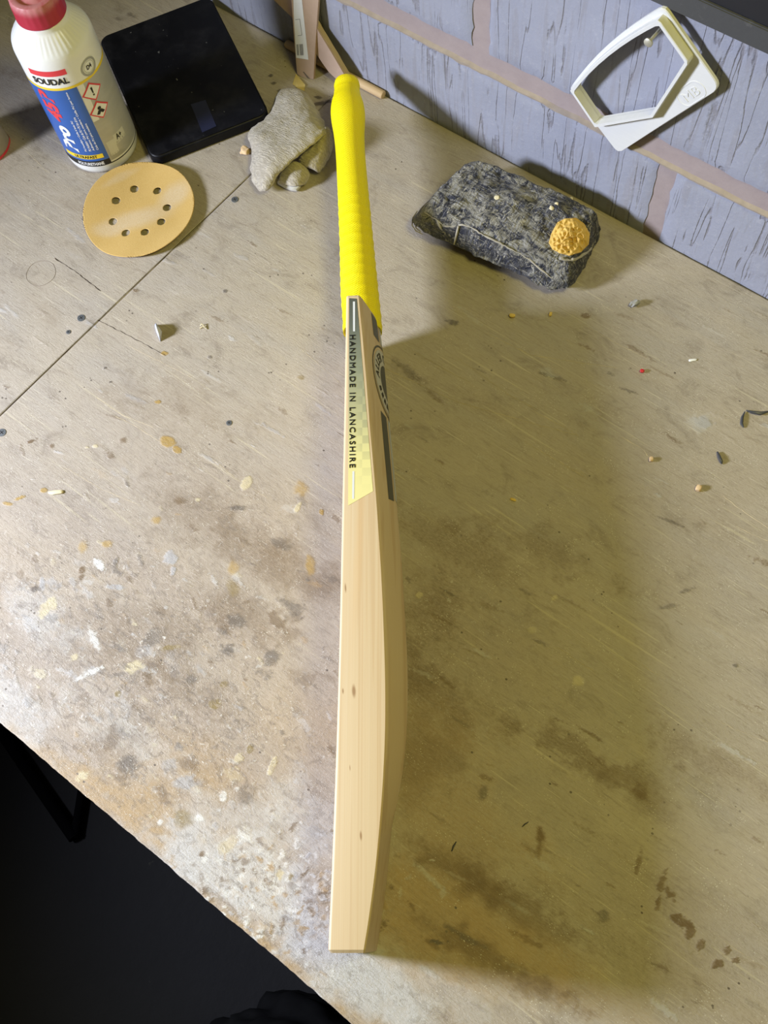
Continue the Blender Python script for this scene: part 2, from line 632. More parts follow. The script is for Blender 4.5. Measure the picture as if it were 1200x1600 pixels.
# broad wear first
for (px, py, rx, ry, am) in ((300, 1310, 0.10, 0.022, 0.65), (400, 1470, 0.12, 0.008, 0.6), (130, 1225, 0.12, 0.010, 0.55), (510, 1560, 0.08, 0.010, 0.5), (215, 1180, 0.07, 0.02, 0.45), (700, 1440, 0.09, 0.035, 0.6), (640, 1490, 0.05, 0.02, 0.4),
                             (690, 1250, 0.11, 0.04, 0.4), (330, 1200, 0.05, 0.02, 0.5), (860, 1500, 0.10, 0.02, 0.35), (480, 1130, 0.06, 0.03, 0.3), (700, 1130, 0.06, 0.02, 0.3)):
    S_(px, py, rx, ry, 0.1, 'raw', 0.5, 0.6, am, True)
for (px, py, rx, ry, am) in ((200, 1000, 0.16, 0.05, 0.35), (420, 1080, 0.10, 0.04, 0.35), (100, 880, 0.12, 0.03, 0.3), (500, 980, 0.06, 0.05, 0.4), (330, 880, 0.08, 0.03, 0.3), (260, 760, 0.14, 0.03, 0.25), (1000, 1000, 0.15, 0.04, 0.2), (1120, 1330, 0.10, 0.03, 0.35)):
    S_(px, py, rx, ry, 0.1, 'rub', 0.7, 0.6, am, True)
for (px, py, rx, ry, am) in ((720, 1365, 0.045, 0.010, 0.6), (790, 1410, 0.05, 0.012, 0.5), (770, 1500, 0.06, 0.010, 0.6), (890, 1170, 0.05, 0.012, 0.55), (1000, 1230, 0.03, 0.02, 0.4), (1130, 1200, 0.08, 0.015, 0.4),
                             (700, 850, 0.08, 0.02, 0.4), (860, 860, 0.07, 0.02, 0.4), (1090, 810, 0.06, 0.03, 0.25), (430, 880, 0.06, 0.025, 0.55), (300, 620, 0.05, 0.02, 0.3), (1000, 1490, 0.12, 0.02, 0.35), (660, 1180, 0.03, 0.03, 0.45),
                             (680, 960, 0.04, 0.04, 0.5), (240, 990, 0.05, 0.03, 0.5), (180, 1160, 0.03, 0.03, 0.6), (370, 960, 0.05, 0.02, 0.55), (230, 640, 0.06, 0.02, 0.3), (260, 530, 0.04, 0.01, 0.25), (640, 1060, 0.02, 0.03, 0.4),
                             (100, 1010, 0.04, 0.02, 0.3), (330, 810, 0.06, 0.02, 0.4), (300, 1080, 0.05, 0.015, 0.4), (700, 1090, 0.05, 0.02, 0.4), (950, 640, 0.07, 0.012, 0.25), (720, 620, 0.08, 0.012, 0.25), (400, 640, 0.05, 0.01, 0.2)):
    S_(px, py, rx, ry, 0.15, 'tide', 0.9, 0.7, am, True)
rs = random.Random(3)
# mottled front: many rubbed, brown, grey and chalky flecks, thickest at the left front
for i in range(1500):
    px, py = rs.uniform(-20, 640), rs.uniform(620, 1560)
    dens = math.exp(-(((px - 200) / 330) ** 2 + ((py - 1080) / 260) ** 2))
    if py > 1128 + 0.87 * px or rs.random() > dens:
        continue
    kd_ = rs.choice(['dark', 'tide', 'rub', 'rub', 'dust', 'lilac', 'raw', 'dust', 'tide', 'dark', 'cream'])
    r = rs.choice((rs.uniform(1.5, 5), rs.uniform(1.5, 5), rs.uniform(4, 11))) * (0.8 if kd_ in ('dust', 'cream', 'raw') else 1.2)
    S_(px, py, r * rs.uniform(1.0, 2.2), r * rs.uniform(0.4, 0.9), 0.65 + rs.uniform(-0.5, 0.5), kd_, 1.0, 0.35, rs.uniform(0.25, 0.65))
for i in range(160):
    px, py = rs.uniform(600, 1200), rs.uniform(480, 1590)
    kd_ = rs.choice(['tide', 'dark', 'rub', 'rub', 'brown', 'dust'])
    r = rs.uniform(2, 9)
    S_(px, py, r * rs.uniform(1.5, 4), r * rs.uniform(0.3, 0.7), 0.55 + rs.uniform(-0.2, 0.2), kd_, 0.8, 0.5, rs.uniform(0.25, 0.6))
for i in range(90):
    px, py = rs.uniform(0, 540), rs.uniform(300, 760)
    kd_ = rs.choice(['tide', 'dark', 'rub', 'rub', 'lilac', 'dust'])
    r = rs.uniform(2, 7)
    S_(px, py, r * rs.uniform(1.5, 4), r * rs.uniform(0.3, 0.7), 0.55 + rs.uniform(-0.2, 0.2), kd_, 0.8, 0.5, rs.uniform(0.25, 0.6))
# chalky sanding dust swept to the toe and the front edge
for (px, py, rx, ry, am) in ((420, 1395, 0.085, 0.024, 0.72), (330, 1355, 0.045, 0.016, 0.78), (530, 1520, 0.05, 0.022, 0.75), (470, 1440, 0.05, 0.015, 0.5), (300, 1345, 0.02, 0.012, 0.6), (15, 1095, 0.04, 0.025, 0.5), (60, 1040, 0.08, 0.03, 0.15), (500, 1280, 0.05, 0.03, 0.45),
                             (200, 1150, 0.06, 0.02, 0.35), (610, 1570, 0.06, 0.02, 0.5), (60, 960, 0.05, 0.02, 0.4), (400, 1300, 0.05, 0.02, 0.45), (680, 1540, 0.05, 0.012, 0.35), (1090, 660, 0.012, 0.010, 0.5)):
    S_(px, py, rx, ry, 0.1, 'dust', 0.9, 0.55, am, True)
for i in range(330):
    px = rs.gauss(430, 90)
    py = rs.gauss(1400, 55)
    S_(px, py, rs.uniform(2, 9), rs.uniform(1.5, 5), rs.uniform(0, 3), rs.choice(['dust', 'white', 'white', 'lilac', 'tide', 'raw']), 1.0, 0.3, rs.uniform(0.4, 0.95))
# single spots that can be told apart
for a in [
    (262, 690, 13, 9, 0.5, 'amber', 0.2), (277, 703, 8, 6, 0.8, 'amber', 0.3), (257, 552, 6, 4, 0.3, 'amber'), (247, 628, 5, 3, 0, 'amber'), (485, 882, 7, 16, -0.2, 'amber', 0.3, 0.35, 0.7),
    (470, 765, 10, 16, -0.6, 'amber', 0.5, 0.6, 0.6), (364, 888, 8, 11, 0.2, 'amber', 0.4, 0.5, 0.6), (130, 853, 7, 9, 0, 'amber', 0.5, 0.6, 0.6), (167, 850, 8, 6, 0, 'amber', 0.4, 0.5, 0.7),
    (244, 813, 7, 6, 0, 'amber', 0.4, 0.5, 0.7), (12, 787, 8, 3, 0.2, 'amber'), (68, 766, 6, 4, 0, 'amber'), (31, 778, 9, 3, -0.4, 'amber'), (502, 800, 4, 5, 0, 'amber'),
    (385, 754, 8, 11, 0.3, 'cream', 0.4), (465, 793, 4, 9, 0.4, 'cream', 0.3), (149, 697, 4, 3, 0, 'cream'), (309, 781, 4, 3, 0, 'cream'), (136, 699, 3, 2, 0, 'cream'),
    (155, 883, 12, 6, 0.7, 'white', 0.5, 0.15, 1.0), (266, 873, 9, 12, 0.5, 'lilac', 0.6), (271, 893, 4, 7, 0, 'lilac', 0.5), (180, 917, 16, 4, 0.1, 'lilac', 0.4), (66, 912, 4, 10, -0.3, 'lilac'),
    (74, 950, 9, 15, 0.3, 'cream', 0.9), (209, 1043, 14, 8, -0.5, 'cream', 0.7), (140, 1052, 20, 4, -0.5, 'white', 0.9), (148, 1000, 5, 17, -0.5, 'white', 0.8, 0.4, 0.7),
    (117, 1027, 5, 6, 0, 'cream', 0.6), (130, 1213, 10, 6, -0.6, 'cream', 0.8), (172, 1212, 5, 3, 0.5, 'cream', 0.7), (425, 1197, 5, 13, 0.3, 'cream', 0.5), (374, 1183, 6, 8, 0, 'cream', 0.6),
    (349, 1244, 6, 7, 0, 'white', 0.4), (356, 1320, 13, 11, 0, 'cream', 0.7, 0.4, 0.7), (312, 1278, 7, 5, 0.5, 'white', 0.7), (236, 1275, 3, 3, 0, 'cream'), (250, 1285, 4, 4, 0, 'white'),
    (266, 1012, 15, 4, -0.15, 'olive', 0.5), (335, 1100, 10, 8, 0, 'olive', 0.15, 0.15), (390, 1170, 5, 7, 0.3, 'olive', 0.2), (350, 1069, 6, 5, 0, 'olive', 0.2), (288, 1278, 14, 12, 0.3, 'olive', 0.4, 0.4, 0.7),
    (364, 918, 8, 14, -0.4, 'olive', 0.5, 0.5, 0.6), (315, 1335, 5, 4, 0, 'brown'), (184, 1084, 5, 5, 0, 'olive', 0.2), (128, 891, 5, 6, 0.3, 'brown', 0.2), (181, 877, 4, 6, 0.4, 'dark', 0.2, 0.2, 0.7), (54, 921, 5, 5, 0, 'dark', 0.2, 0.2, 0.7),
    (127, 902, 4, 5, 0.3, 'brown'), (192, 688, 6, 5, 0, 'brown', 0.4, 0.5, 0.7), (281, 782, 8, 6, 0.2, 'brown', 0.4, 0.5, 0.7), (374, 794, 14, 4, 0.0, 'dark', 0.5, 0.5, 0.7), (81, 697, 4, 4, 0, 'brown', 0.3, 0.4, 0.7), (50, 689, 8, 3, -0.4, 'brown', 0.6),
    (352, 455, 4, 3, 0, 'dark', 0.3, 0.3, 0.8), (212, 454, 5, 3, 0.3, 'brown', 0.2, 0.4, 0.7), (470, 590, 6, 4, 0.2, 'olive', 0.4, 0.5, 0.6), (328, 558, 4, 3, 0.3, 'dark', 0.3, 0.4, 0.7), (173, 597, 3, 2, 0, 'dark'), (164, 575, 3, 2, 0, 'dark'),
    (238, 996, 11, 15, 0.5, 'dark', 0.4, 0.4, 0.55), (225, 1018, 12, 10, 0, 'lilac', 0.5, 0.5, 0.5), (205, 1195, 18, 12, 0.6, 'dark', 0.7, 0.5, 0.75), (290, 1222, 22, 12, -0.2, 'lilac', 0.6, 0.3, 0.8), (265, 1193, 14, 10, 0, 'lilac', 0.6, 0.4, 0.6),
    (385, 1240, 12, 14, 0.4, 'dark', 0.8, 0.5, 0.5), (175, 1155, 10, 22, 0.3, 'tide', 0.6, 0.5, 0.6), (300, 1062, 10, 6, 0, 'dark', 0.7, 0.5, 0.6), (370, 970, 16, 8, 0.5, 'dark', 0.8, 0.5, 0.6), (355, 1020, 14, 6, 0.5, 'dark', 0.8, 0.5, 0.6),
    (440, 850, 18, 8, 0.4, 'dark', 0.8, 0.5, 0.5), (455, 1370, 4, 5, 0, 'olive'), (438, 1368, 6, 8, 0.2, 'cream', 0.8), (462, 1370, 5, 7, 0.4, 'lilac', 0.6),
    (1034, 1378, 5, 16, 0.4, 'brown', 0.9, 0.4, 0.8), (1047, 1398, 6, 13, -0.5, 'brown', 0.9, 0.4, 0.8), (1028, 1410, 4, 11, 0.2, 'brown', 0.8, 0.4, 0.8), (1066, 1440, 18, 8, 0.5, 'brown', 0.9, 0.4, 0.9), (1078, 1458, 8, 11, 0.3, 'brown', 0.8, 0.4, 0.8),
    (1095, 1475, 9, 6, -0.4, 'brown', 0.9, 0.4, 0.8), (1122, 1506, 9, 6, -0.3, 'brown', 0.9, 0.4, 0.9), (1134, 1486, 7, 9, 0.6, 'brown', 0.9, 0.4, 0.8), (1150, 1500, 6, 4, 0, 'brown', 0.9, 0.4, 0.8), (997, 1350, 4, 20, 0.35, 'brown', 0.7, 0.5, 0.7),
    (845, 1306, 6, 14, -0.1, 'brown', 0.5, 0.5, 0.8), (842, 1330, 4, 12, 0.2, 'brown', 0.5, 0.5, 0.7), (1002, 1240, 14, 12, 0.2, 'brown', 0.9, 0.7, 0.6), (755, 1238, 7, 10, 0.6, 'dark', 0.6, 0.5, 0.6), (681, 1472, 10, 3, 0.2, 'dark', 0.6, 0.3, 0.9),
    (915, 493, 8, 5, 0.5, 'brown', 0.5, 0.4, 0.7), (1075, 922, 14, 4, -0.3, 'dark', 0.6, 0.6, 0.5), (1045, 948, 16, 4, -0.2, 'dark', 0.6, 0.6, 0.5), (1100, 660, 14, 9, 0.2, 'lilac', 0.7, 0.5, 0.7), (708, 503, 11, 5, 0.3, 'dark', 0.7, 0.4, 0.7),
    (655, 930, 5, 6, 0, 'cream', 0.7, 0.4, 0.7), (831, 984, 7, 6, 0, 'cream', 0.3, 0.2, 0.45), (866, 934, 6, 4, -0.3, 'cream', 0.4, 0.3, 0.6), (903, 1063, 10, 8, 0, 'cream', 0.6, 0.5, 0.6), (944, 1430, 8, 8, 0.4, 'dark', 0.7, 0.5, 0.6), (1149, 1040, 6, 3, 0.2, 'dark', 0.5, 0.4, 0.7),
    (505, 160, 16, 4, -0.25, 'dark', 0.8, 0.4, 0.9), (497, 152, 7, 3, 0.2, 'dark', 0.7), (424, 118, 4, 3, 0, 'dark'), (428, 130, 4, 3, 0, 'dark'), (437, 142, 5, 3, 0, 'dark'), (462, 235, 20, 10, 0, 'tide', 0.6, 0.6, 0.4),
    (40, 120, 40, 10, 0.3, 'tide', 0.8, 0.7, 0.4), (205, 24, 9, 4, 0.4, 'dark', 0.8, 0.5, 0.6), (185, 30, 8, 3, 0.4, 'dark', 0.8, 0.5, 0.5), (110, 320, 30, 8, 0.4, 'tide', 0.8, 0.6, 0.3), (75, 490, 50, 14, 0.6, 'tide', 0.8, 0.7, 0.25),
]:
    S_(*a)


def front_y(x):
    return YF + 0.0012 * sn((x, 0, 0), 14) + 0.0007 * sn((x, 2, 0), 70)


def sheet(name, s_edges, x_of, mat, ny):
    """plywood sheet: fine grid on top, skirt and underside; s_edges run across, x_of(s, y) gives x"""
    ts = np.linspace(0, 1, ny + 1)
    yb = YW - 0.002
    ns_ = len(s_edges)
    xf = np.array([x_of(s, YF) for s in s_edges])
    y0 = np.array([front_y(x) for x in xf])
    Yg = y0[None, :] + (yb - y0)[None, :] * ts[:, None]
    Xg = np.array([[0.0] * ns_ for _ in ts])
    for j in range(ns_):
        Xg[:, j] = x_of(s_edges[j], Yg[:, j])
    n_top = ns_ * (ny + 1)
    V = np.zeros((n_top, 3))
    V[:, 0], V[:, 1] = Xg.ravel(), Yg.ravel()
    a = (np.arange(ny)[:, None] * ns_ + np.arange(ns_ - 1)[None, :]).ravel()
    faces = np.stack([a, a + 1, a + 1 + ns_, a + ns_], 1)
    ring = list(range(ns_)) + [j * ns_ + ns_ - 1 for j in range(1, ny + 1)] + [ny * ns_ + i for i in range(ns_ - 2, -1, -1)] + [j * ns_ for j in range(ny - 1, 0, -1)]
    low = V[ring].copy()
    low[:, 2] = -TH
    V = np.concatenate([V, low])
    m = len(ring)
    r = np.array(ring)
    k = np.arange(m)
    k2 = (k + 1) % m
    skirt = np.stack([r[k2], r[k], n_top + k, n_top + k2], 1)
    F = np.concatenate([faces, skirt])
    me = bpy.data.meshes.new(name)
    me.vertices.add(len(V))
    me.vertices.foreach_set('co', V.ravel().astype(np.float32))
    me.loops.add(F.size + m)
    me.loops.foreach_set('vertex_index', np.concatenate([F.ravel(), (n_top + k[::-1])]).astype(np.int32))
    me.polygons.add(len(F) + 1)
    me.polygons.foreach_set('loop_start', np.concatenate([np.arange(len(F)) * 4, [F.size]]).astype(np.int32))
    me.update(calc_edges=True)
    at = me.attributes.new('stain', 'FLOAT_COLOR', 'POINT')
    at.data.foreach_set('color', stain_field(V[:, 0], V[:, 1], SPOTS).astype(np.float32).ravel())
    wear = np.zeros(len(V))
    for (px, py, rx, ry, am) in ((230, 1060, 0.26, 0.13, 1.0), (420, 1400, 0.14, 0.06, 0.9), (360, 820, 0.18, 0.07, 0.55), (690, 1010, 0.10, 0.12, 0.5), (680, 1250, 0.12, 0.08, 0.35), (1050, 1450, 0.12, 0.08, 0.25), (650, 1560, 0.1, 0.04, 0.5), (1000, 800, 0.2, 0.1, 0.15)):
        c0 = P(px, py)
        wear = np.maximum(wear, am * np.exp(-((V[:, 0] - c0.x) / rx) ** 2 - ((V[:, 1] - c0.y) / ry) ** 2))
    wa = me.attributes.new('wear', 'FLOAT', 'POINT')
    wa.data.foreach_set('value', wear.astype(np.float32))
    me.materials.append(mat)
    o = bpy.data.objects.new(name, me)
    COL.objects.link(o)
    o.parent = bench
    o.location = LB
    return o


s_r = np.concatenate([np.linspace(0, 0.96, 760), np.linspace(0.98, 1.43, 20)])
sheet('plywood_sheet', s_r, lambda s, y: jx(y) + 0.0007 + s, M_BENCH, 600)
s_l = np.concatenate([np.linspace(-1.0, -0.5, 20), np.linspace(-0.49, 0, 230)])
sheet('plywood_sheet', s_l, lambda s, y: jx(y) - 0.0007 + s, M_BENCH2, 330)
M_RAIL = flat('rough_timber', (0.16, 0.115, 0.075), 0.8, 0.2, vary=0.25, scale=30)
for (x0, x1, y0, y1) in ((-1.6, 0.7, 0.02, 0.065), (-1.6, 0.7, 0.55, 0.595)):
    o = box('rail', x0, x1, y0, y1, -TH - 0.09, -TH, M_RAIL, bench)
    o.location = LB
for (x, y) in ((-1.5, 0.09), (0.6, 0.09), (-1.5, 0.5), (0.6, 0.5)):
    o = box('leg', x - 0.035, x + 0.035, y - 0.035, y + 0.035, -0.85, -TH, M_RAIL, bench)
    o.location = LB
# screws
M_SCREW = flat('screw_steel', (0.30, 0.32, 0.34), 0.4, 0.5, 0.8, vary=0.3, scale=300)
M_SLOT = flat('screw_slot', (0.03, 0.03, 0.03), 0.7)
for (px, py, r) in ((127, 497, 0.0043), (3, 676, 0.0045), (367, 312, 0.004), (107, 519, 0.0026), (358, 661, 0.003)):
    p = bl(P(px, py))
    s = lathe('screw', [(r, 0), (r * 0.96, 0.0005), (r * 0.5, 0.0006)], M_SCREW, bench, 20)
    s.location = p
    for a in (0, math.pi / 2):
        q = box('slot', -r * 0.55, r * 0.55, -r * 0.1, r * 0.1, 0.0003, 0.00068, M_SLOT, s)
        q.rotation_euler = (0, 0, a + px)

# dried spots and stains: each its own low blob on the bench
STAIN = {
    'amber': flat('amber_glue', (0.46, 0.30, 0.075), 0.30, 0.5, vary=0.25, scale=120),
    'cream': flat('cream_filler', (0.68, 0.60, 0.40), 0.55, 0.4, vary=0.15, scale=120),
    'white': flat('white_paint', (0.78, 0.77, 0.75), 0.5, 0.4, vary=0.12, scale=120),
    'lilac': flat('grey_filler', (0.50, 0.48, 0.49), 0.5, 0.4, vary=0.2, scale=140),
    'dark': flat('dark_spot', (0.13, 0.11, 0.095), 0.5, 0.4, vary=0.3, scale=120),
    'brown': flat('brown_drip', (0.185, 0.115, 0.05), 0.5, 0.4, vary=0.25, scale=120),
    'olive': flat('olive_varnish', (0.26, 0.19, 0.08), 0.3, 0.5, vary=0.25, scale=120),
}


# pencil ring and two cracks in the far sheet
M_PENCIL = flat('pencil_line', (0.24, 0.20, 0.165), 0.8, 0.1)
c0 = P(64, 427)
vs, fs = [], []
for i in range(48):
    a = 2 * math.pi * i / 48
    for r in (0.0158, 0.0162, 0.0166):
        rr = r + 0.0002 * math.sin(5 * a)
        vs.append((rr * math.cos(a), rr * math.sin(a), 0.0003 if r == 0.0162 else -0.0001))
for i in range(48):
    j = (i + 1) % 48
    for q in (0, 1):
        fs.append((i * 3 + q, j * 3 + q, j * 3 + q + 1, i * 3 + q + 1))
o = mk('pencil_ring', vs, fs, M_PENCIL, bench)
o.location = bl(c0)
M_CRACK = flat('crack', (0.05, 0.035, 0.025), 0.9, 0.1)


def crack(pts, w, name='crack', mat=None):
    p3 = [P(*p) for p in pts]
    vs, fs = [], []
    n = 40
    for i in range(n + 1):
        t = i / n * (len(p3) - 1)
        a = min(int(t), len(p3) - 2)
        q = p3[a].lerp(p3[a + 1], t - a)
        d = (p3[a + 1] - p3[a]).normalized()
        s = Vector((-d.y, d.x, 0))
        wob = 0.0006 * sn(q, 150)
        ww = w * (0.35 + abs(1.2 * sn(q, 90, (5, 5, 5)))) * (1 if 0 < i < n else 0.1)
        for e, z in ((-1, -0.0002), (0, 0.00022), (1, -0.0002)):
            v = q + s * (wob + e * ww)
            vs.append((v.x - p3[0].x, v.y - p3[0].y, z))
    for i in range(n):
        for q in (0, 1):
            a = i * 3 + q
            fs.append((a, a + 1, a + 4, a + 3))
    o = mk(name, vs, fs, mat or M_CRACK, bench)
    o.location = bl(p3[0])


crack([(85, 403), (118, 424), (158, 455)], 0.0012)
crack([(152, 500), (195, 521), (260, 556)], 0.0009)
crack([(0, 650), (185, 470), (385, 280)], 0.0006)
# pale gouges along the grain
M_GOUGE = flat('raw_scratch', (0.60, 0.50, 0.34), 0.7, 0.2, vary=0.15, scale=200)
for pts, w in (([(600, 575), (720, 630), (900, 680)], 0.0004), ([(760, 520), (830, 555), (965, 575)], 0.0004), ([(715, 560), (800, 620), (840, 640)], 0.0003),
               ([(830, 640), (890, 672), (905, 682)], 0.0005), ([(820, 690), (880, 725), (918, 748)], 0.0005), ([(970, 682), (1005, 702), (1012, 712)], 0.0006),
               ([(1130, 775), (1160, 798), (1200, 825)], 0.0006), ([(1150, 822), (1175, 835), (1200, 845)], 0.0004), ([(640, 545), (700, 580), (735, 598)], 0.0003),
               ([(990, 1030), (1020, 1050), (1040, 1062)], 0.0004), ([(1110, 1120), (1150, 1140), (1200, 1160)], 0.0003), ([(1130, 1470), (1160, 1490), (1195, 1515)], 0.0003),
               ([(200, 540), (260, 570), (300, 590)], 0.0003), ([(150, 620), (190, 648), (240, 668)], 0.0005), ([(330, 715), (365, 745), (420, 780)], 0.0004), ([(470, 545), (510, 580), (530, 598)], 0.0003),
               ([(180, 650), (210, 665), (250, 690)], 0.0004), ([(100, 730), (160, 765), (220, 790)], 0.0004), ([(900, 500), (960, 535), (1010, 560)], 0.0003), ([(870, 1010), (900, 1030), (930, 1050)], 0.0003),
               ([(40, 235), (70, 265), (78, 270)], 0.0004), ([(195, 250), (215, 262), (230, 268)], 0.0004)):
    crack(pts, w, 'scratch', M_GOUGE)

# ================================================================ CRICKET BAT (local x = u towards the handle, y = -v, z = up)
TOE = Vector((-0.0621, -0.0658, 0.0006))
UX, UY = -0.6039, 0.7971
bat = empty('cricket_bat', TOE, math.atan2(UY, UX))
tag(bat, 'pale willow cricket bat with yellow grip standing on its edge across the bench', 'cricket bat')
WB = 0.108


def smooth_interp(xs, ys):
    xs, ys = np.array(xs, float), np.array(ys, float)
    d = np.diff(ys) / np.diff(xs)
    m = np.concatenate([[d[0]], (d[:-1] + d[1:]) / 2, [d[-1]]])
    for i in range(len(d)):
        if d[i] == 0:
            m[i] = m[i + 1] = 0

    def f(x):
        x = min(max(x, xs[0]), xs[-1])
        i = min(int(np.searchsorted(xs, x, side='right')) - 1, len(d) - 1)
        i = max(i, 0)
        h = xs[i + 1] - xs[i]
        t = (x - xs[i]) / h
        return float((2 * t**3 - 3 * t**2 + 1) * ys[i] + (t**3 - 2 * t**2 + t) * h * m[i] + (-2 * t**3 + 3 * t**2) * ys[i + 1] + (t**3 - t**2) * h * m[i + 1])
    return f


v_face = smooth_interp([0, .068, .203, .351, .448, .56], [-.0134, -.0113, -.0085, -.0072, -.0065, -.006])
v_edge = smooth_interp([0, .026, .078, .16, .251, .355, .4175, .4965, .56], [.0135, .0179, .0245, .0299, .0287, .023, .018, .0121, .0065])
v_spine = smooth_interp([0, .04, .085, .112, .145, .2, .293, .377, .468, .53, .56], [.0150, .0212, .0275, .0345, .0405, .0440, .0412, .0357, .0285, .0235, .0205])


def v_back(u, w):
    t = abs(w - WB / 2) / (WB / 2)
    f = (math.sqrt(t * t + 0.006) - 0.0775) / (math.sqrt(1.006) - 0.0775)
    f = f * 0.9 + 0.1 * f * f
    return v_spine(u) + (v_edge(u) - v_spine(u)) * f


def bp(u, v, w):
    return Vector((u, -v, w))


kw = NT('willow', 0.50, 0.35)
ow = kw.obj
gr = kw.noise(kw.map(ow, (2.2, 230, 60), rot=(0, 0, 0.012)), 1.0, 3, 0.55, 0.35)
gr2 = kw.noise(kw.map(ow, (5, 620, 200)), 1.0, 2, 0.5, 0.2)
lgw = kw.noise(kw.map(ow, (6, 30, 12)), 1.0, 3, 0.5)
cw = kw.mix(lgw, (0.575, 0.43, 0.262), (0.635, 0.50, 0.325))
cw = kw.mix(kw.ramp(gr, 0.50, 0.62, 0, 0.40), cw, (0.48, 0.31, 0.155))
cw = kw.mix(kw.ramp(gr2, 0.5, 0.8, 0, 0.28), cw, (0.66, 0.55, 0.395))
for (px, py, rx, ry) in ((553, 1080, 0.0045, 0.0014), (540, 919, 0.0035, 0.0006), (536, 1080, 0.002, 0.0006), (564, 1306, 0.003, 0.0008), (547, 1200, 0.002, 0.0003)):
    q = P(px, py, WB) - TOE
    uu, vv = q.x * UX + q.y * UY, q.x * UY - q.y * UX
    cw = kw.mix(kw.math('MULTIPLY', kw.blob(ow, uu, -vv, rx, ry, 0.06, 0.6), 0.8), cw, (0.26, 0.14, 0.06))
# pale figured streak
q = P(560, 860, WB) - TOE
uu, vv = q.x * UX + q.y * UY, q.x * UY - q.y * UX
cw = kw.mix(kw.math('MULTIPLY', kw.blob(ow, uu, -vv, 0.07, 0.003, -0.05, 0.8, 0.004), 0.35), cw, (0.62, 0.42, 0.22))
kw.col(cw)
kw.bump(gr2, 0.15, 0.0004)
M_WILLOW = kw.m

us = [0.0, 0.0022] + [0.004 + (0.556 - 0.004) * i / 90 for i in range(91)] + [0.5585, 0.5598, 0.572]
vs, fs = [], []
rr = 0.0024
npts = None
for si, u in enumerate(us):
    vf, ve = v_face(u), v_edge(u)
    prof = []
    for a in range(5):
        t = math.pi / 2 * a / 4
        prof.append((vf + rr - rr * math.cos(t), WB - rr + rr * math.sin(t)))
    prof.append((ve - 0.0012, WB))
    prof.append((ve, WB - 0.0012))
    for i in range(1, 28):
        w = WB - 0.0012 - (WB - 0.0024) * i / 28
        prof.append((v_back(u, w), w))
    prof.append((ve, 0.0012))
    prof.append((ve - 0.0012, 0.0))
    for a in range(5):
        t = math.pi / 2 * a / 4
        prof.append((vf + rr - rr * math.sin(t), rr - rr * math.cos(t)))
    npts = len(prof)
    hs = 1.0
    if si == 0:
        prof = [(v * 0.93 + 0.0008, WB / 2 + (w - WB / 2) * 0.965) for v, w in prof]
    if u == 0.5598:
        prof = [(v, WB / 2 + (w - WB / 2) * 0.985) for v, w in prof]
    if u == 0.572:
        prof = [(0.003 + (v - 0.003) * 0.8, WB / 2 + (w - WB / 2) * 0.30) for v, w in prof]
    vs += [bp(u, v, w) for v, w in prof]
for i in range(len(us) - 1):
    for k in range(npts):
        fs.append((i * npts + k, i * npts + (k + 1) % npts, (i + 1) * npts + (k + 1) % npts, (i + 1) * npts + k))
fs.append(tuple(range(npts)))
fs.append(tuple((len(us) - 1) * npts + k for k in range(npts))[::-1])
blade = mk('blade', vs, fs, M_WILLOW, bat, angle=28)

# ---- grip
kg = NT('yellow_rubber', 0.50, 0.25)
sx = kg.sep(kg.uv)
ang, lon = sx[0], sx[1]
w_a = kg.math('SINE', kg.math('ADD', kg.math('MULTIPLY', lon, 2 * math.pi / 0.0023), kg.math('MULTIPLY', ang, 2 * math.pi * 20)))
w_b = kg.math('SINE', kg.math('SUBTRACT', kg.math('MULTIPLY', lon, 2 * math.pi / 0.0023), kg.math('MULTIPLY', ang, 2 * math.pi * 20)))
hgt = kg.math('ADD', kg.math('MULTIPLY', w_a, w_b), kg.math('MULTIPLY', w_a, 0.5))
kg.col(kg.mix(kg.ramp(hgt, -1.2, 0.6), (0.86, 0.64, 0.000), (1.0, 0.87, 0.000)))
kg.bump(hgt, 0.7, 0.00028)
M_GRIP = kg.m
g_v = smooth_interp([.547, .56, .60, .661, .773, .822, .855, .868], [.0042, .0040, .001, -.0026, -.0098, -.0128, -.0141, -.0144])
g_r = smooth_interp([.547, .56, .60, .661, .74, .773, .795, .815, .826, .838, .847, .855, .861, .8655], [.0190, .0188, .0184, .0168, .0156, .0154, .0162, .0180, .0182, .0168, .0146, .0139, .0136, .0128])
vs, fs, uv = [], [], []
seg = 72
gu = [.5525 + (.8655 - .5525) * i / 260 for i in range(261)]
for u in gu:
    r = g_r(u)
    if u < 0.74:
        ph = ((u - 0.5525) / 0.0122) % 1.0
        amp = min(1.0, (0.74 - u) / 0.05)
        r += amp * (0.0005 * math.exp(-((ph - 0.5) / 0.20) ** 2))
    if u > 0.8595:
        r += 0.0004
    if 0.853 < u < 0.8575:
        r -= 0.0005
    for k in range(seg):
        a = 2 * math.pi * k / seg
        vs.append(bp(u, g_v(u) + r * math.cos(a), WB / 2 + r * 1.0 * math.sin(a)))
        uv.append((abs(((k / seg) * 2) % 2 - 1), u))
n = len(gu)
for (u, f) in ((.8672, .82), (.868, .5)):
    for k in range(seg):
        a = 2 * math.pi * k / seg
        r = g_r(.8655) * f
        vs.append(bp(u, g_v(u) + r * math.cos(a), WB / 2 + r * math.sin(a)))
        uv.append((abs(((k / seg) * 2) % 2 - 1), u))
n += 2
for i in range(n - 1):
    for k in range(seg):
        fs.append((i * seg + k, i * seg + (k + 1) % seg, (i + 1) * seg + (k + 1) % seg, (i + 1) * seg + k))
fs.append(tuple((n - 1) * seg + k for k in range(seg)))
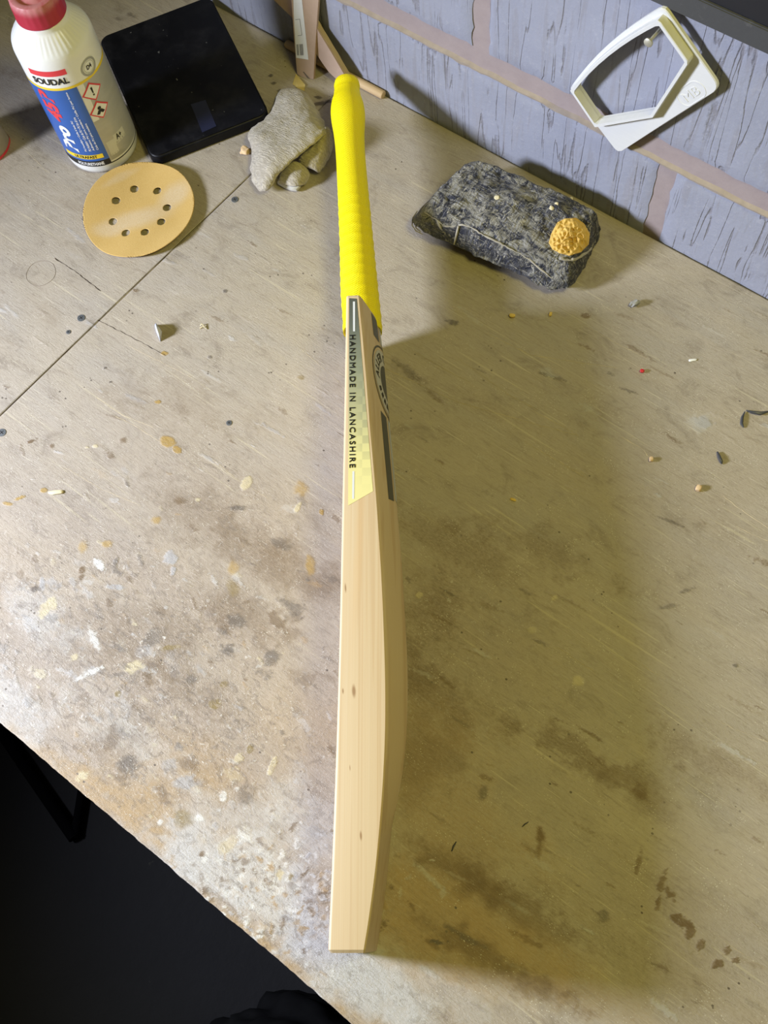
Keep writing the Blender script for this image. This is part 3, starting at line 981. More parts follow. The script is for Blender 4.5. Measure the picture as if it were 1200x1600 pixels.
# thickness at the open end
for k in range(seg):
    a = 2 * math.pi * k / seg
    r = g_r(.5525) - 0.0015
    vs.append(bp(.5528, g_v(.5525) + r * math.cos(a), WB / 2 + r * math.sin(a)))
    uv.append((k / seg, .55))
b0 = n * seg
for k in range(seg):
    fs.append((k, b0 + k, b0 + (k + 1) % seg, (k + 1) % seg))
grip = mk('grip', vs, fs, M_GRIP, bat, angle=60, uvs=uv)
tag(grip, 'bright yellow textured rubber grip')
# cane handle inside the sleeve
hv, hf = [], []
hus = [.56 + .30 * i / 20 for i in range(21)]
for u in hus:
    for k in range(24):
        a = 2 * math.pi * k / 24
        hv.append(bp(u, g_v(u) + 0.0108 * math.cos(a), WB / 2 + 0.0108 * math.sin(a)))
for i in range(20):
    for k in range(24):
        hf.append((i * 24 + k, i * 24 + (k + 1) % 24, (i + 1) * 24 + (k + 1) % 24, (i + 1) * 24 + k))
mk('handle', hv, hf, M_WILLOW, bat)


# ---- edge sticker
def uvw(px, py, z=WB):
    q = P(px, py, z) - TOE
    return q.x * UX + q.y * UY, q.x * UY - q.y * UX


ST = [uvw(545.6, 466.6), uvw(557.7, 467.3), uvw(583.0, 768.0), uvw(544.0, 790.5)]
ks = NT('foil_sticker', 0.34, 0.5)
su = ks.sep(ks.obj)
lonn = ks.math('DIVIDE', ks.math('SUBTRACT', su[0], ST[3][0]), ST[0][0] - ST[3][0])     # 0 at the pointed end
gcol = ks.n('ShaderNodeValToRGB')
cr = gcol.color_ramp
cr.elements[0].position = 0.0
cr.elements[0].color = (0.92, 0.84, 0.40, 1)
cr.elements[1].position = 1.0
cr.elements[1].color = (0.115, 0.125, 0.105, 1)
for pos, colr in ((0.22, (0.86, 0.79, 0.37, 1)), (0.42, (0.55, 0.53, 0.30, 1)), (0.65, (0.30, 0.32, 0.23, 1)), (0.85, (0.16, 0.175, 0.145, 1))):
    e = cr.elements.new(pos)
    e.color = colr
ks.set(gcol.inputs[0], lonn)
ch = ks.n('ShaderNodeTexChecker')
ks.set(ch.inputs['Vector'], ks.map(ks.obj, (1, 1, 0), loc=(0, 0.002, 0)))
ch.inputs['Scale'].default_value = 130
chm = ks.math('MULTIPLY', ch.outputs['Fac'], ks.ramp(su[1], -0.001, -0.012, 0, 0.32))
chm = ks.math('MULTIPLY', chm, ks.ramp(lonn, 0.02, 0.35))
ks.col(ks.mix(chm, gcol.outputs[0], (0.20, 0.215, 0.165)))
ks.set(ks.b.inputs['Metallic'], 0.15)
M_FOIL = ks.m
M_BLACK = flat('black_print', (0.012, 0.012, 0.012), 0.45, 0.4)
M_WHITE = flat('white_print', (0.70, 0.72, 0.76), 0.4, 0.4, vary=0.03)


def edge_strip(name, uv4, mat, h, n=24, parent=None):
    """quad on the upper edge given as (u, v) corners: far-left, far-right, near-right, near-left"""
    vs, fs = [], []
    a, b, c_, d = uv4
    for i in range(n + 1):
        t = i / n
        l = (a[0] + (d[0] - a[0]) * t, a[1] + (d[1] - a[1]) * t)
        r = (b[0] + (c_[0] - b[0]) * t, b[1] + (c_[1] - b[1]) * t)
        for q in (l, r):
            vs.append(bp(q[0], q[1], WB + h))
    for i in range(n):
        fs.append((2 * i, 2 * i + 1, 2 * i + 3, 2 * i + 2))
    return mk(name, vs, fs, mat, parent or blade, smooth=False)


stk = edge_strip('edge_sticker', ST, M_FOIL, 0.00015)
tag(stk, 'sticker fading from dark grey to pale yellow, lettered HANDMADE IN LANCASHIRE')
edge_strip('white_bar', [uvw(551.6, 472), uvw(554.9, 472), uvw(554.9, 518.5), uvw(551.8, 518.5)], M_WHITE, 0.0003, 2)
edge_strip('white_bar', [uvw(550.8, 737), uvw(554.0, 737), uvw(553.6, 780), uvw(550.4, 780)], M_WHITE, 0.0003, 2)
tv, tf = text_geo('HANDMADE IN LANCASHIRE', 1.0, 0.0, spacing=1.35)
ua, va = uvw(546.8, 524.5)
ub, vb = uvw(546.3, 731.5)
htx = 0.0050
f2 = fit(tv, ua - ub, htx)
verts = []
for x, y in f2:
    t = x / (ua - ub)
    verts.append(bp(ua - x, va + (vb - va) * t + y, WB + 0.00035))
nv_ = len(verts)
allv, allf = [], []
for q, (du, dv) in enumerate(((0, 0), (0.00022, 0), (-0.00022, 0), (0, 0.0002), (0, -0.0002))):     # heavier strokes
    allv += [v + Vector((du, dv, 0.00002 * q)) for v in verts]
    allf += [tuple(i + q * nv_ for i in f) for f in tf]
mk('lettering', allv, allf, M_BLACK, blade, smooth=False)


# ---- back stickers: stripes and round badge, laid on the shaped back
def on_back(u, w, h=0.00025):
    return bp(u, v_back(u, w) + h, w)


def back_patch(name, u0, u1, w0, w1, mat, h=0.00025, nu=40, nw=8, slant=0.0):
    vs, fs = [], []
    for i in range(nu + 1):
        for j in range(nw + 1):
            w = w0 + (w1 - w0) * j / nw
            u = u0 + (u1 - u0) * i / nu
            if i == 0:
                u += slant * abs(w - WB / 2)
            vs.append(on_back(u, w, h))
    for i in range(nu):
        for j in range(nw):
            a = i * (nw + 1) + j
            fs.append((a, a + 1, a + nw + 2, a + nw + 1))
    return mk(name, vs, fs, mat, blade)


M_CHAR = flat('charcoal_print', (0.075, 0.075, 0.068), 0.45, 0.4)
M_PALE = flat('silver_print', (0.46, 0.47, 0.47), 0.4, 0.4, vary=0.05)
M_BADGE = flat('badge_print', (0.50, 0.48, 0.43), 0.45, 0.4, vary=0.05)
U_L = 0.4935
for (a, b) in ((0.373, 0.4535), (0.5335, 0.558)):
    for sg in (-1, 1):
        w0, w1 = WB / 2 + sg * 0.0115, WB / 2 + sg * 0.0265
        back_patch('sticker_stripe', a, b, w0, w1, M_CHAR, slant=-0.25 if a < 0.4 else 0)
    back_patch('sticker_centre_line', a, b, WB / 2 - 0.0075, WB / 2 + 0.0075, M_PALE, 0.0003)


def badge(name, r0, r1, mat, h):
    vs, fs = [], []
    n, m = 64, 6
    for j in range(m + 1):
        r = r0 + (r1 - r0) * j / m
        for i in range(n):
            a = 2 * math.pi * i / n
            vs.append(on_back(U_L + r * math.cos(a), WB / 2 + r * math.sin(a), h))
    for j in range(m):
        for i in range(n):
            fs.append((j * n + i, j * n + (i + 1) % n, (j + 1) * n + (i + 1) % n, (j + 1) * n + i))
    return mk(name, vs, fs, mat, blade)


badge('badge_ring', 0.0362, 0.0380, M_CHAR, 0.0004)
badge('badge_disc', 0.0185, 0.0335, M_BADGE, 0.0004)
badge('badge_centre', 0.0004, 0.0183, M_CHAR, 0.0004)
# badge lettering along the arc (outer letters point away from the centre)
tv, tf = text_geo('ALLER C', 1.0, 0.03, spacing=1.12)
f2 = fit(tv, None, 0.0088)
wid = max(x for x, y in f2)
verts = []
R0 = 0.0222
a_start = math.radians(102)
for x, y in f2:
    a = a_start - x / (R0 + 0.004)
    r = R0 + y
    verts.append(on_back(U_L + r * math.cos(a), WB / 2 + r * math.sin(a), 0.0006))
mk('badge_lettering', verts, tf, M_BLACK, blade, smooth=False)
for i in range(7):
    vs, fs = [], []
    a0 = math.radians(118 + i * 15)
    for j in range(5):
        a = a0 + math.radians(10) * j / 4
        for r in (0.0228, 0.0290):
            vs.append(on_back(U_L + r * math.cos(a), WB / 2 + r * math.sin(a), 0.0006))
    fs = [(2 * j, 2 * j + 1, 2 * j + 3, 2 * j + 2) for j in range(4)]
    mk('badge_mark', vs, fs, M_BLACK, blade, smooth=False)

# ================================================================ GLUE BOTTLE
BX, BY, BR = -0.8125, 0.4290, 0.0410
PHI0 = math.atan2(-BY, -BX)
bot = empty('glue_bottle', (BX, BY, 0), PHI0)
tag(bot, 'white plastic wood glue bottle with blue label and red screw cap', 'bottle')
kp = NT('white_plastic', 0.30, 0.5)
npl = kp.noise(kp.obj, 18, 4, 0.6)
kp.col(kp.mix(npl, (0.78, 0.78, 0.76), (0.86, 0.86, 0.85)))
M_PLASTIC = kp.m
prof = [(0.032, 0.0), (0.0375, 0.0010), (0.0400, 0.0035), (BR, 0.008), (BR, 0.156), (BR - 0.0002, 0.1600), (BR - 0.0010, 0.1640), (0.0392, 0.1660), (0.0375, 0.1685), (0.0345, 0.1722), (0.0310, 0.1765), (0.0280, 0.1800), (0.0262, 0.1820), (0.0252, 0.1835), (0.0248, 0.1868), (0.0240, 0.1875), (0.0215, 0.1877), (0.0215, 0.192)]


def ribs(i, a):
    z = prof[i][1]
    if 0.166 < z < 0.181:
        return 0.00045 * (abs(math.sin(a * 22)) - 0.5)
    return 0.0


lathe('body', prof, M_PLASTIC, bot, 176, fn=ribs)
kc = NT('red_cap', 0.42, 0.45)
ncp = kc.noise(kc.obj, 90, 4, 0.6)
zc = kc.sep(kc.obj)[2]
kc.col(kc.mix(kc.math('MULTIPLY', kc.ramp(zc, 0.201, 0.211), kc.ramp(ncp, 0.3, 0.6, 0.35, 0.75)), (0.42, 0.022, 0.048), (0.62, 0.30, 0.30)))
M_CAP = kc.m
cap = lathe('cap', [(0.0246, 0.1880), (0.0254, 0.1886), (0.0255, 0.1905), (0.0250, 0.1920), (0.0247, 0.2040), (0.0242, 0.2090), (0.0226, 0.2115), (0.0200, 0.2123), (0.0172, 0.2115), (0.0162, 0.2095), (0.0125, 0.2097), (0.0092, 0.2115), (0.0084, 0.2155), (0.0070, 0.2170)],
            M_CAP, bot, 96, fn=lambda i, a: 0.0002 * math.sin(a * 24) if 3 <= i <= 5 else 0.0)
vs, fs = [], []
tag(cap, 'dusty dark red screw cap')


def bw(phi, z, h=0.0003):
    a = math.radians(phi)
    return Vector(((BR + h) * math.cos(a), (BR + h) * math.sin(a), z))


def bpatch(name, p0, p1, z0, z1, mat, h=0.0003, n=None, parent=None):
    n = n or max(2, int(abs(p1 - p0) / 4))
    vs, fs = [], []
    for i in range(n + 1):
        p = p0 + (p1 - p0) * i / n
        vs += [bw(p, z0, h), bw(p, z1, h)]
    fs = [(2 * i, 2 * i + 2, 2 * i + 3, 2 * i + 1) for i in range(n)]
    return mk(name, vs, fs, mat, parent or bot)


M_BLUE = flat('blue_label', (0.030, 0.115, 0.42), 0.30, 0.5, vary=0.06, scale=25)
M_YEL = flat('yellow_label', (0.85, 0.62, 0.03), 0.35, 0.5, vary=0.03)
M_RED = flat('red_label', (0.72, 0.045, 0.06), 0.35, 0.5, vary=0.04)
M_LWHT = flat('label_white', (0.82, 0.82, 0.82), 0.35, 0.5, vary=0.02)
ksv = NT('silver_label', 0.38, 0.5, 0.15)
nsv = ksv.noise(ksv.map(ksv.obj, (20, 20, 60)), 1.0, 5, 0.7)
ksv.col(ksv.mix(nsv, (0.36, 0.36, 0.355), (0.56, 0.555, 0.54)))
M_SILV = ksv.m
lab = bpatch('label', -150, 0.6, 0.0225, 0.1278, M_BLUE, 0.0002)
tag(lab, 'blue front label with red and white lettering')
bpatch('black_band', -150, 0.6, 0.0140, 0.0225, M_BLACK, 0.0002)
sl = bpatch('side_label', 1.0, 130, 0.0178, 0.1278, M_SILV, 0.0002)
tag(sl, 'silver-grey side label with hazard diamonds')
bpatch('black_line', 0.6, 130, 0.0140, 0.0155, M_BLACK, 0.0002)
bpatch('yellow_line', -150, 130, 0.1276, 0.1307, M_YEL, 0.0003)
bpatch('white_strip', 1.4, 11, 0.077, 0.1276, M_LWHT, 0.00028, parent=bot)
red = bpatch('red_bar', -59, -3.5, 0.1462, 0.1530, M_RED, 0.0003)


def wraptext(name, txt, mat, phi0, phi1, z0, z1, up=False, bold=0.02, shear=0.0, h=0.00045, spacing=1.0):
    """lettering round the bottle; up=True: read upwards, baseline at phi0, tops at phi1"""
    tv, tf = text_geo(txt, 1.0, bold, shear, spacing=spacing)
    if not up:
        f2 = fit(tv, phi1 - phi0, z1 - z0)
        vs = [bw(phi0 + x, z0 + y, h) for x, y in f2]
    else:
        f2 = fit(tv, z1 - z0, abs(phi1 - phi0))
        sg = 1 if phi1 > phi0 else -1
        vs = [bw(phi0 + sg * y, z0 + x, h) for x, y in f2]
    return mk(name, vs, tf, mat, bot, smooth=False)


wraptext('lettering', 'SOUDAL', M_BLACK, -59, -5, 0.1350, 0.1432, bold=0.035, h=0.0004)
wraptext('lettering', '45P', M_RED, -40, -63, 0.0815, 0.1255, up=True, bold=0.05, shear=0.16)
wraptext('lettering', 'Pro', M_LWHT, -40, -63, 0.0360, 0.0755, up=True, bold=0.05, shear=0.16)
wraptext('lettering', 'PU houtlijm • Colle à bois PU', M_LWHT, -26.0, -30.0, 0.039, 0.085, up=True, bold=0.02)
wraptext('lettering', 'PU Holzleim • Cola de PU • PU lim til tre', M_LWHT, -20, -24, 0.039, 0.090, up=True, bold=0.02)
wraptext('lettering', 'Adhesivo PU para madera • Colla PU per legno', M_LWHT, -14, -18, 0.039, 0.1245, up=True, bold=0.02)
wraptext('lettering', 'Cola de PU para madeira', M_LWHT, -8, -12, 0.039, 0.079, up=True, bold=0.02)
yb = bpatch('yellow_band', -70, -6.5, 0.0262, 0.0324, M_YEL, 0.0004)
wraptext('lettering', 'ULTRAFAST', M_BLACK, -52, -16, 0.0272, 0.0314, bold=0.03, h=0.00055)
wraptext('lettering', 'POLYURETHANE', M_LWHT, -52, -10, 0.0158, 0.0206, bold=0.03, h=0.0004)


def bdisc(name, phi, z, r0, r1, mat, h, n=40):
    vs, fs = [], []
    k = math.degrees(1 / BR)
    for i in range(n):
        a = 2 * math.pi * i / n
        for r in (r0, r1):
            vs.append(bw(phi + r * math.cos(a) * k, z + r * math.sin(a), h))
    fs = [(2 * i, 2 * i + 1, (2 * i + 3) % (2 * n), (2 * i + 2) % (2 * n)) for i in range(n)]
    return mk(name, vs, fs, mat, bot)


M_GREYP = flat('grey_print', (0.36, 0.36, 0.35), 0.4, 0.5)
bdisc('seal', 29.5, 0.1400, 0.0078, 0.0100, M_GREYP, 0.00045)
bdisc('seal_line', 29.5, 0.1400, 0.0062, 0.0066, M_GREYP, 0.00045)
wraptext('lettering', 'D4', M_BLACK, 25, 34, 0.1378, 0.1430, bold=0.03, h=0.00055)


def bpoly(name, phi, z, pts, mat, h):
    k = math.degrees(1 / BR)
    # cut into narrow upright strips so that the print follows the curve
    x0, x1 = min(p[0] for p in pts), max(p[0] for p in pts)
    n = 16
    vs, fs = [], []
    for i in range(n + 1):
        x = x0 + (x1 - x0) * min(max(i / n, 1e-4), 1 - 1e-4)
        ys = []
        for q in range(len(pts)):
            a, b = pts[q], pts[(q + 1) % len(pts)]
            if a[0] != b[0] and min(a[0], b[0]) <= x <= max(a[0], b[0]):
                ys.append(a[1] + (b[1] - a[1]) * (x - a[0]) / (b[0] - a[0]))
        vs += [bw(phi + x * k, z + min(ys), h), bw(phi + x * k, z + max(ys), h)]
    fs = [(2 * i, 2 * i + 2, 2 * i + 3, 2 * i + 1) for i in range(n)]
    return mk(name, vs, fs, mat, bot, smooth=False)


for (phi, z) in ((18.5, 0.1130), (17.5, 0.0880)):
    d = 0.0122
    bpoly('hazard_border', phi, z, [(d, 0), (0, d), (-d, 0), (0, -d)], M_RED, 0.0006)
    d = 0.0100
    bpoly('hazard_field', phi, z, [(d, 0), (0, d), (-d, 0), (0, -d)], M_LWHT, 0.0009)
bpoly('hazard_mark', 18.5, 0.1130, [(-0.0011, 0.0058), (0.0011, 0.0058), (0.0006, -0.0018), (-0.0006, -0.0018)], M_BLACK, 0.0012)
bdisc('hazard_mark', 18.5, 0.1130 - 0.0038, 0.0001, 0.0011, M_BLACK, 0.0012, 14)
bdisc('hazard_mark', 17.5, 0.0908, 0.0001, 0.0021, M_BLACK, 0.0012, 14)
bpoly('hazard_mark', 17.5, 0.0865, [(-0.0050, -0.0022), (-0.002, 0.0022), (0.002, 0.0022), (0.0050, -0.0022), (0.002, -0.0036), (0, -0.001), (-0.002, -0.0036)], M_BLACK, 0.0012)
M_LGREY = flat('pale_panel', (0.60, 0.60, 0.57), 0.4, 0.5)
bpatch('rating_panel', 19, 41, 0.0345, 0.0480, M_LGREY, 0.0004)
bpatch('rating_panel', 5, 19, 0.0235, 0.0440, M_LGREY, 0.0004)
wraptext('lettering', 'A+', M_BLACK, 23, 34, 0.0395, 0.0470, bold=0.02, h=0.0008)
wraptext('lettering', 'A+  A  B  C', M_GREYP, 20, 40, 0.0355, 0.0380, bold=0.02, h=0.0008)
for i in range(5):
    bpatch('print_line', 3.0, 32 - 3 * i, 0.0188 + 0.0016 * i, 0.0194 + 0.0016 * i, M_GREYP, 0.0004)

# ================================================================ BLACK SLAB
kk = NT('black_slab', 0.38, 0.20)
nk = kk.noise(kk.obj, 22, 6, 0.7)
nk2 = kk.noise(kk.map(kk.obj, (1, 1, 1), loc=(3, 1, 0)), 160, 2, 0.6)
ck = kk.mix(kk.ramp(nk, 0.45, 0.75), (0.0040, 0.0042, 0.0062), (0.014, 0.014, 0.018))
ck = kk.mix(kk.ramp(nk2, 0.73, 0.76, 0, 0.5), ck, (0.20, 0.20, 0.20))
kk.col(ck)
kk.rough(kk.ramp(nk, 0.3, 0.7, 0.30, 0.55))
zs = 0.0145
cs = [P(152, 56, zs), P(329, -6, zs), P(421, 176, zs), P(237, 250, zs)]
cen = sum(cs, Vector()) / 4
ax = ((cs[2] - cs[1]) + (cs[3] - cs[0]))
ax.normalize()
ay = Vector((-ax.y, ax.x, 0))
hw = (abs((cs[2] - cs[1]).dot(ax)) + abs((cs[3] - cs[0]).dot(ax))) / 4
hh_ = (abs((cs[1] - cs[0]).dot(ay)) + abs((cs[2] - cs[3]).dot(ay))) / 4
slab = empty('black_slab', (cen.x, cen.y, 0))
tag(slab, 'flat black slab with rounded corners lying behind the glue bottle', 'slab')
pts = []
rc = 0.012
for (sx_, sy_, a0) in ((1, 1, 0), (-1, 1, 90), (-1, -1, 180), (1, -1, 270)):
    for i in range(7):
        a = math.radians(a0 + 15 * i)
        q = ax * (sx_ * (hw - rc) + rc * math.cos(a)) + ay * (sy_ * (hh_ - rc) + rc * math.sin(a))
        pts.append((q.x, q.y, 0.0))
body_ = prism('slab_body', pts, (0, 0, zs), kk.m, slab, 0.0022, True, 3)
# blue reflection in the glossy slab, painted in as a flat dark patch
M_DBLUE = flat('painted_reflection', (0.016, 0.019, 0.048), 0.35, 0.5)


def slabp(px, py, h=0.0003):
    return P(px, py, zs + h) - Vector((cen.x, cen.y, 0))


mk('painted_reflection', [slabp(*p) for p in ((298, 163), (321, 156), (338, 197), (316, 207))], [(0, 1, 2, 3)], M_DBLUE, slab, smooth=False)

# ================================================================ SANDING DISC
kz = NT('yellow_abrasive', 0.75, 0.25)
oz = kz.obj
nz1 = kz.noise(oz, 28, 5, 0.65)
nz2 = kz.noise(oz, 900, 2, 0.6)
cz = kz.mix(nz1, (0.50, 0.325, 0.10), (0.60, 0.42, 0.165))
cd = P(219, 332)
for (px, py, rx, ry, an, am) in ((215, 345, 0.035, 0.012, 0.9, 0.8), (275, 310, 0.018, 0.012, 1.4, 0.85), (170, 360, 0.016, 0.009, 0.6, 0.6), (190, 285, 0.02, 0.004, 1.2, 0.5)):
    q = P(px, py) - cd
    cz = kz.mix(kz.math('MULTIPLY', kz.blob(oz, q.x, q.y, rx, ry, an, 0.6, 0.008), am), cz, (0.58, 0.46, 0.30))
cz = kz.mix(kz.ramp(nz2, 0.35, 0.65, 0, 0.3), cz, (0.45, 0.27, 0.07))
kz.col(cz)
kz.bump(nz2, 0.5, 0.0004)
HOLES = [(210, 296), (243, 301), (262, 324), (255, 348), (227, 365), (195, 365), (177, 344), (183, 314)]
hl = []
RD = 0.0625
for (px, py) in HOLES:
    q = P(px, py, 0.004) - cd
    a = math.atan2(q.y, q.x)
    hl.append((0.0312 * math.cos(a), 0.0312 * math.sin(a)))
rh = 0.0046
step = 0.0008
ng = int(RD / step) + 2
idx, vs, fs = {}, [], []
e1 = (P(300, 400) - P(140, 262)); e1.z = 0; e1.normalize()      # from the upper left of the disc to its lower right
e2 = Vector((-e1.y, e1.x, 0))


def disc_z(x, y):
    d = (x * e1.x + y * e1.y) / RD
    s = (x * e2.x + y * e2.y) / RD
    z = 0.0006
    z += 0.0075 * max(0, -d - 0.15) ** 2 / 0.72
    z += 0.0065 * max(0, d - 0.1) ** 2 / 0.8
    z += 0.0065 * max(0, s - 0.2) ** 2 / 0.64
    z += 0.0007 * (1 + math.sin(6 * d + 2 * s))
    return z


for j in range(-ng, ng + 1):
    for i in range(-ng, ng + 1):
        x, y = i * step, j * step
        r = math.hypot(x, y)
        if r > RD + 0.5 * step:
            continue
        if r > RD - 0.5 * step:
            x, y = x * RD / r, y * RD / r
        skip = False
        for (hx, hy) in hl:
            dx, dy = x - hx, y - hy
            q = math.hypot(dx, dy)
            if q < rh - 0.5 * step:
                skip = True
            elif q < rh + 0.5 * step:
                x, y = hx + dx * rh / q, hy + dy * rh / q
        if skip:
            continue
        idx[(i, j)] = len(vs)
        vs.append((x, y, disc_z(x, y)))
for (i, j) in list(idx):
    q = [idx.get(k) for k in ((i, j), (i + 1, j), (i + 1, j + 1), (i, j + 1))]
    q = [k for k in q if k is not None]
    if len(q) >= 3 and idx.get((i, j)) is not None:
        fs.append(tuple(q))
for (i, j) in [(a - 1, b) for a, b in idx] :
    if (i, j) not in idx:
        q = [idx.get(k) for k in ((i + 1, j), (i + 1, j + 1), (i, j + 1))]
        if all(k is not None for k in q):
            fs.append(tuple(q))
disc = mk('sanding_disc', vs, fs, kz.m, None, angle=80)
disc.location = cd
sm = disc.modifiers.new('thickness', 'SOLIDIFY')
sm.thickness = 0.0009
sm.offset = -1
disc.location.z += 0.0006
tag(disc, 'curled yellow sanding disc with eight dust holes', 'sanding disc')

# ================================================================ GREY CLOTH
kt = NT('grey_towel', 0.95, 0.1)
ot = kt.obj
t1 = kt.noise(kt.map(ot, (130, 620, 300), rot=(0, 0, 0.55)), 1.0, 3, 0.6, 0.3)
t2 = kt.noise(ot, 30, 4, 0.6)
t3 = kt.noise(ot, 700, 2, 0.6)
ct = kt.mix(t2, (0.40, 0.355, 0.285), (0.52, 0.47, 0.39))
ct = kt.mix(kt.ramp(t1, 0.42, 0.62, 0.55, 0), ct, (0.26, 0.225, 0.18))
kt.col(ct)
kt.bump(kt.math('ADD', t1, kt.math('MULTIPLY', t3, 0.4)), 0.9, 0.0022)
kt.b.inputs['Sheen Weight'].default_value = 0.25
M_TOWEL = kt.m
M_TOWEL_EDGE = flat('towel_hem', (0.50, 0.485, 0.45), 0.9, 0.1, vary=0.15, scale=300)
CL = P(450, 220)
cloth = empty('cleaning_cloth', (CL.x, CL.y, 0))
tag(cloth, 'crumpled grey terry cloth between the black slab and the bat grip', 'cloth')


def grid_patch(name, rows, mat, parent, org, thick, sub=3, ns=0.0012, off=-1):
    vs, fs = [], []
    nr, nc = len(rows), len(rows[0])
    for r in rows:
        for (px, py, z) in r:
            vs.append(P(448 + (px - 448) * 1.06, 222 + (py - 222) * 1.05, z) - Vector((org.x, org.y, 0)))
    for i in range(nr - 1):
        for j in range(nc - 1):
            a = i * nc + j
            fs.append((a, a + 1, a + nc + 1, a + nc))
    me = bpy.data.meshes.new(name)
    me.from_pydata(vs, [], fs)
    bm = bmesh.new()
    bm.from_mesh(me)
    bmesh.ops.recalc_face_normals(bm, faces=bm.faces)
    if sum(f.normal.z for f in bm.faces) < 0:
        bmesh.ops.reverse_faces(bm, faces=bm.faces)
    bm.to_mesh(me)
    bm.free()
    for p in me.polygons:
        p.use_smooth = True
    me.materials.append(mat)
    o = bpy.data.objects.new(name, me)
    COL.objects.link(o)
    o.parent = parent
    m = o.modifiers.new('thickness', 'SOLIDIFY')
    m.thickness = thick
    m.offset = off
    m = o.modifiers.new('round', 'SUBSURF')
    m.levels = m.render_levels = sub
    if ns:
        tx = bpy.data.textures.new(name + '_lumps', 'CLOUDS')
        tx.noise_scale = 0.012
        d = o.modifiers.new('lumps', 'DISPLACE')
        d.texture = tx
        d.strength = ns
        d.texture_coords = 'LOCAL'
        d.mid_level = 0.5
    return o


grid_patch('top_fold', [
    [(432, 146, .007), (442, 139, .008), (455, 136, .008), (468, 139, .008), (479, 145, .007)],
    [(429, 159, .008), (443, 159, .015), (458, 158, .019), (474, 158, .016), (489, 160, .007)],
    [(423, 177, .009), (440, 179, .018), (460, 181, .025), (481, 179, .024), (502, 182, .009)],
    [(403, 192, .018), (425, 196, .024), (452, 199, .027), (480, 197, .035), (510, 198, .026)],
    [(383, 205, .018), (408, 212, .031), (438, 216, .030), (470, 214, .038), (505, 208, .036)],
    [(394, 226, .016), (411, 231, .034), (432, 233, .037), (457, 235, .036), (482, 227, .038)],
    [(391, 250, .011), (405, 252, .027), (421, 253, .035), (438, 253, .035), (455, 249, .034)],
    [(391, 274, .009), (402, 276, .020), (413, 277, .027), (425, 278, .027), (437, 273, .024)],
    [(401, 294, .007), (408, 296, .012), (413, 297, .014), (419, 299, .013), (425, 294, .010)],
], M_TOWEL, cloth, CL, 0.0065, 3, 0.004)
grid_patch('side_fold', [
    [(486, 214, .021), (497, 202, .026), (507, 194, .029), (512, 198, .022), (514, 204, .010)],
    [(482, 226, .018), (494, 217, .026), (507, 211, .030), (515, 214, .020), (518, 220, .007)],
    [(472, 238, .016), (484, 233, .024), (500, 231, .026), (513, 234, .018), (517, 240, .007)],
    [(462, 246, .014), (474, 247, .022), (489, 248, .023), (504, 252, .014), (508, 256, .006)],
    [(464, 256, .011), (474, 259, .016), (484, 263, .016), (495, 268, .011), (498, 271, .006)],
], M_TOWEL, cloth, CL, 0.006, 3, 0.004)
grid_patch('under_fold', [
    [(438, 262, .012), (446, 252, .018), (456, 246, .020), (468, 250, .017), (478, 256, .010)],
    [(436, 272, .011), (447, 266, .019), (460, 262, .022), (474, 264, .018), (485, 266, .009)],
    [(432, 281, .009), (445, 278, .016), (460, 275, .020), (476, 276, .015), (484, 278, .007)],
    [(434, 285, .007), (446, 288, .010), (458, 289, .013), (470, 288, .010), (477, 288, .006)],
], M_TOWEL, cloth, CL, 0.0055, 3, 0.003)
hem = [(436, 284, .005), (446, 290, .005), (456, 294, .005), (463, 295, .005), (467, 291, .006), (464, 285, .010), (459, 278, .013), (453, 270, .015)]
tube('hem', [P(*h) - Vector((CL.x, CL.y, 0)) for h in hem], 0.0026, M_TOWEL_EDGE, cloth, 10, flatz=1.5)

# ================================================================ TAPED BAG
kbg = NT('scuffed_black_plastic', 0.42, 0.45)
og = kbg.obj
b1 = kbg.noise(og, 55, 6, 0.78, 1.5)
b2 = kbg.noise(kbg.map(og, (170, 40, 90), rot=(0, 0, 0.9)), 1.0, 1.6, 0.55, 1.6)
b3 = kbg.noise(kbg.map(og, (40, 190, 90), rot=(0, 0, 0.35), loc=(4, 2, 0)), 1.0, 1.6, 0.55, 1.6)
b4 = kbg.noise(og, 420, 3, 0.7)
b5 = kbg.noise(kbg.map(og, loc=(3, 3, 3)), 21, 4, 0.6, 0.6)
nrm = kbg.n('ShaderNodeNewGeometry').outputs['Normal']
up = kbg.ramp(kbg.sep(nrm)[2], 0.45, 0.85, 0.12, 1.0)       # dust settles on what faces up
cb = kbg.mix(b1, (0.013, 0.015, 0.030), (0.048, 0.052, 0.078))
dust = kbg.math('MULTIPLY', kbg.math('MULTIPLY', kbg.ramp(b1, 0.43, 0.55), kbg.ramp(b5, 0.36, 0.54, 0.30, 1.0)), up)
dcol = kbg.mix(b4, (0.22, 0.21, 0.185), (0.42, 0.40, 0.35))
cb = kbg.mix(kbg.math('MULTIPLY', dust, 0.9), cb, dcol)
l2 = kbg.ramp(kbg.math('ABSOLUTE', kbg.math('SUBTRACT', b2, 0.5)), 0.022, 0.006, 0, 0.95)
l3 = kbg.ramp(kbg.math('ABSOLUTE', kbg.math('SUBTRACT', b3, 0.52)), 0.020, 0.006, 0, 0.9)
cb = kbg.mix(kbg.math('MULTIPLY', l2, kbg.ramp(b5, 0.40, 0.60, 0.1, 0.9)), cb, (0.50, 0.47, 0.40))
cb = kbg.mix(kbg.math('MULTIPLY', l3, kbg.ramp(b5, 0.62, 0.42, 0.1, 0.9)), cb, (0.48, 0.45, 0.38))
kbg.col(cb)
kbg.rough(kbg.ramp(dust, 0, 1, 0.32, 0.8))
kbg.bump(kbg.math('ADD', kbg.math('ADD', b2, b3), kbg.math('MULTIPLY', b1, 1.5)), 1.0, 0.004)
M_BAG = kbg.m
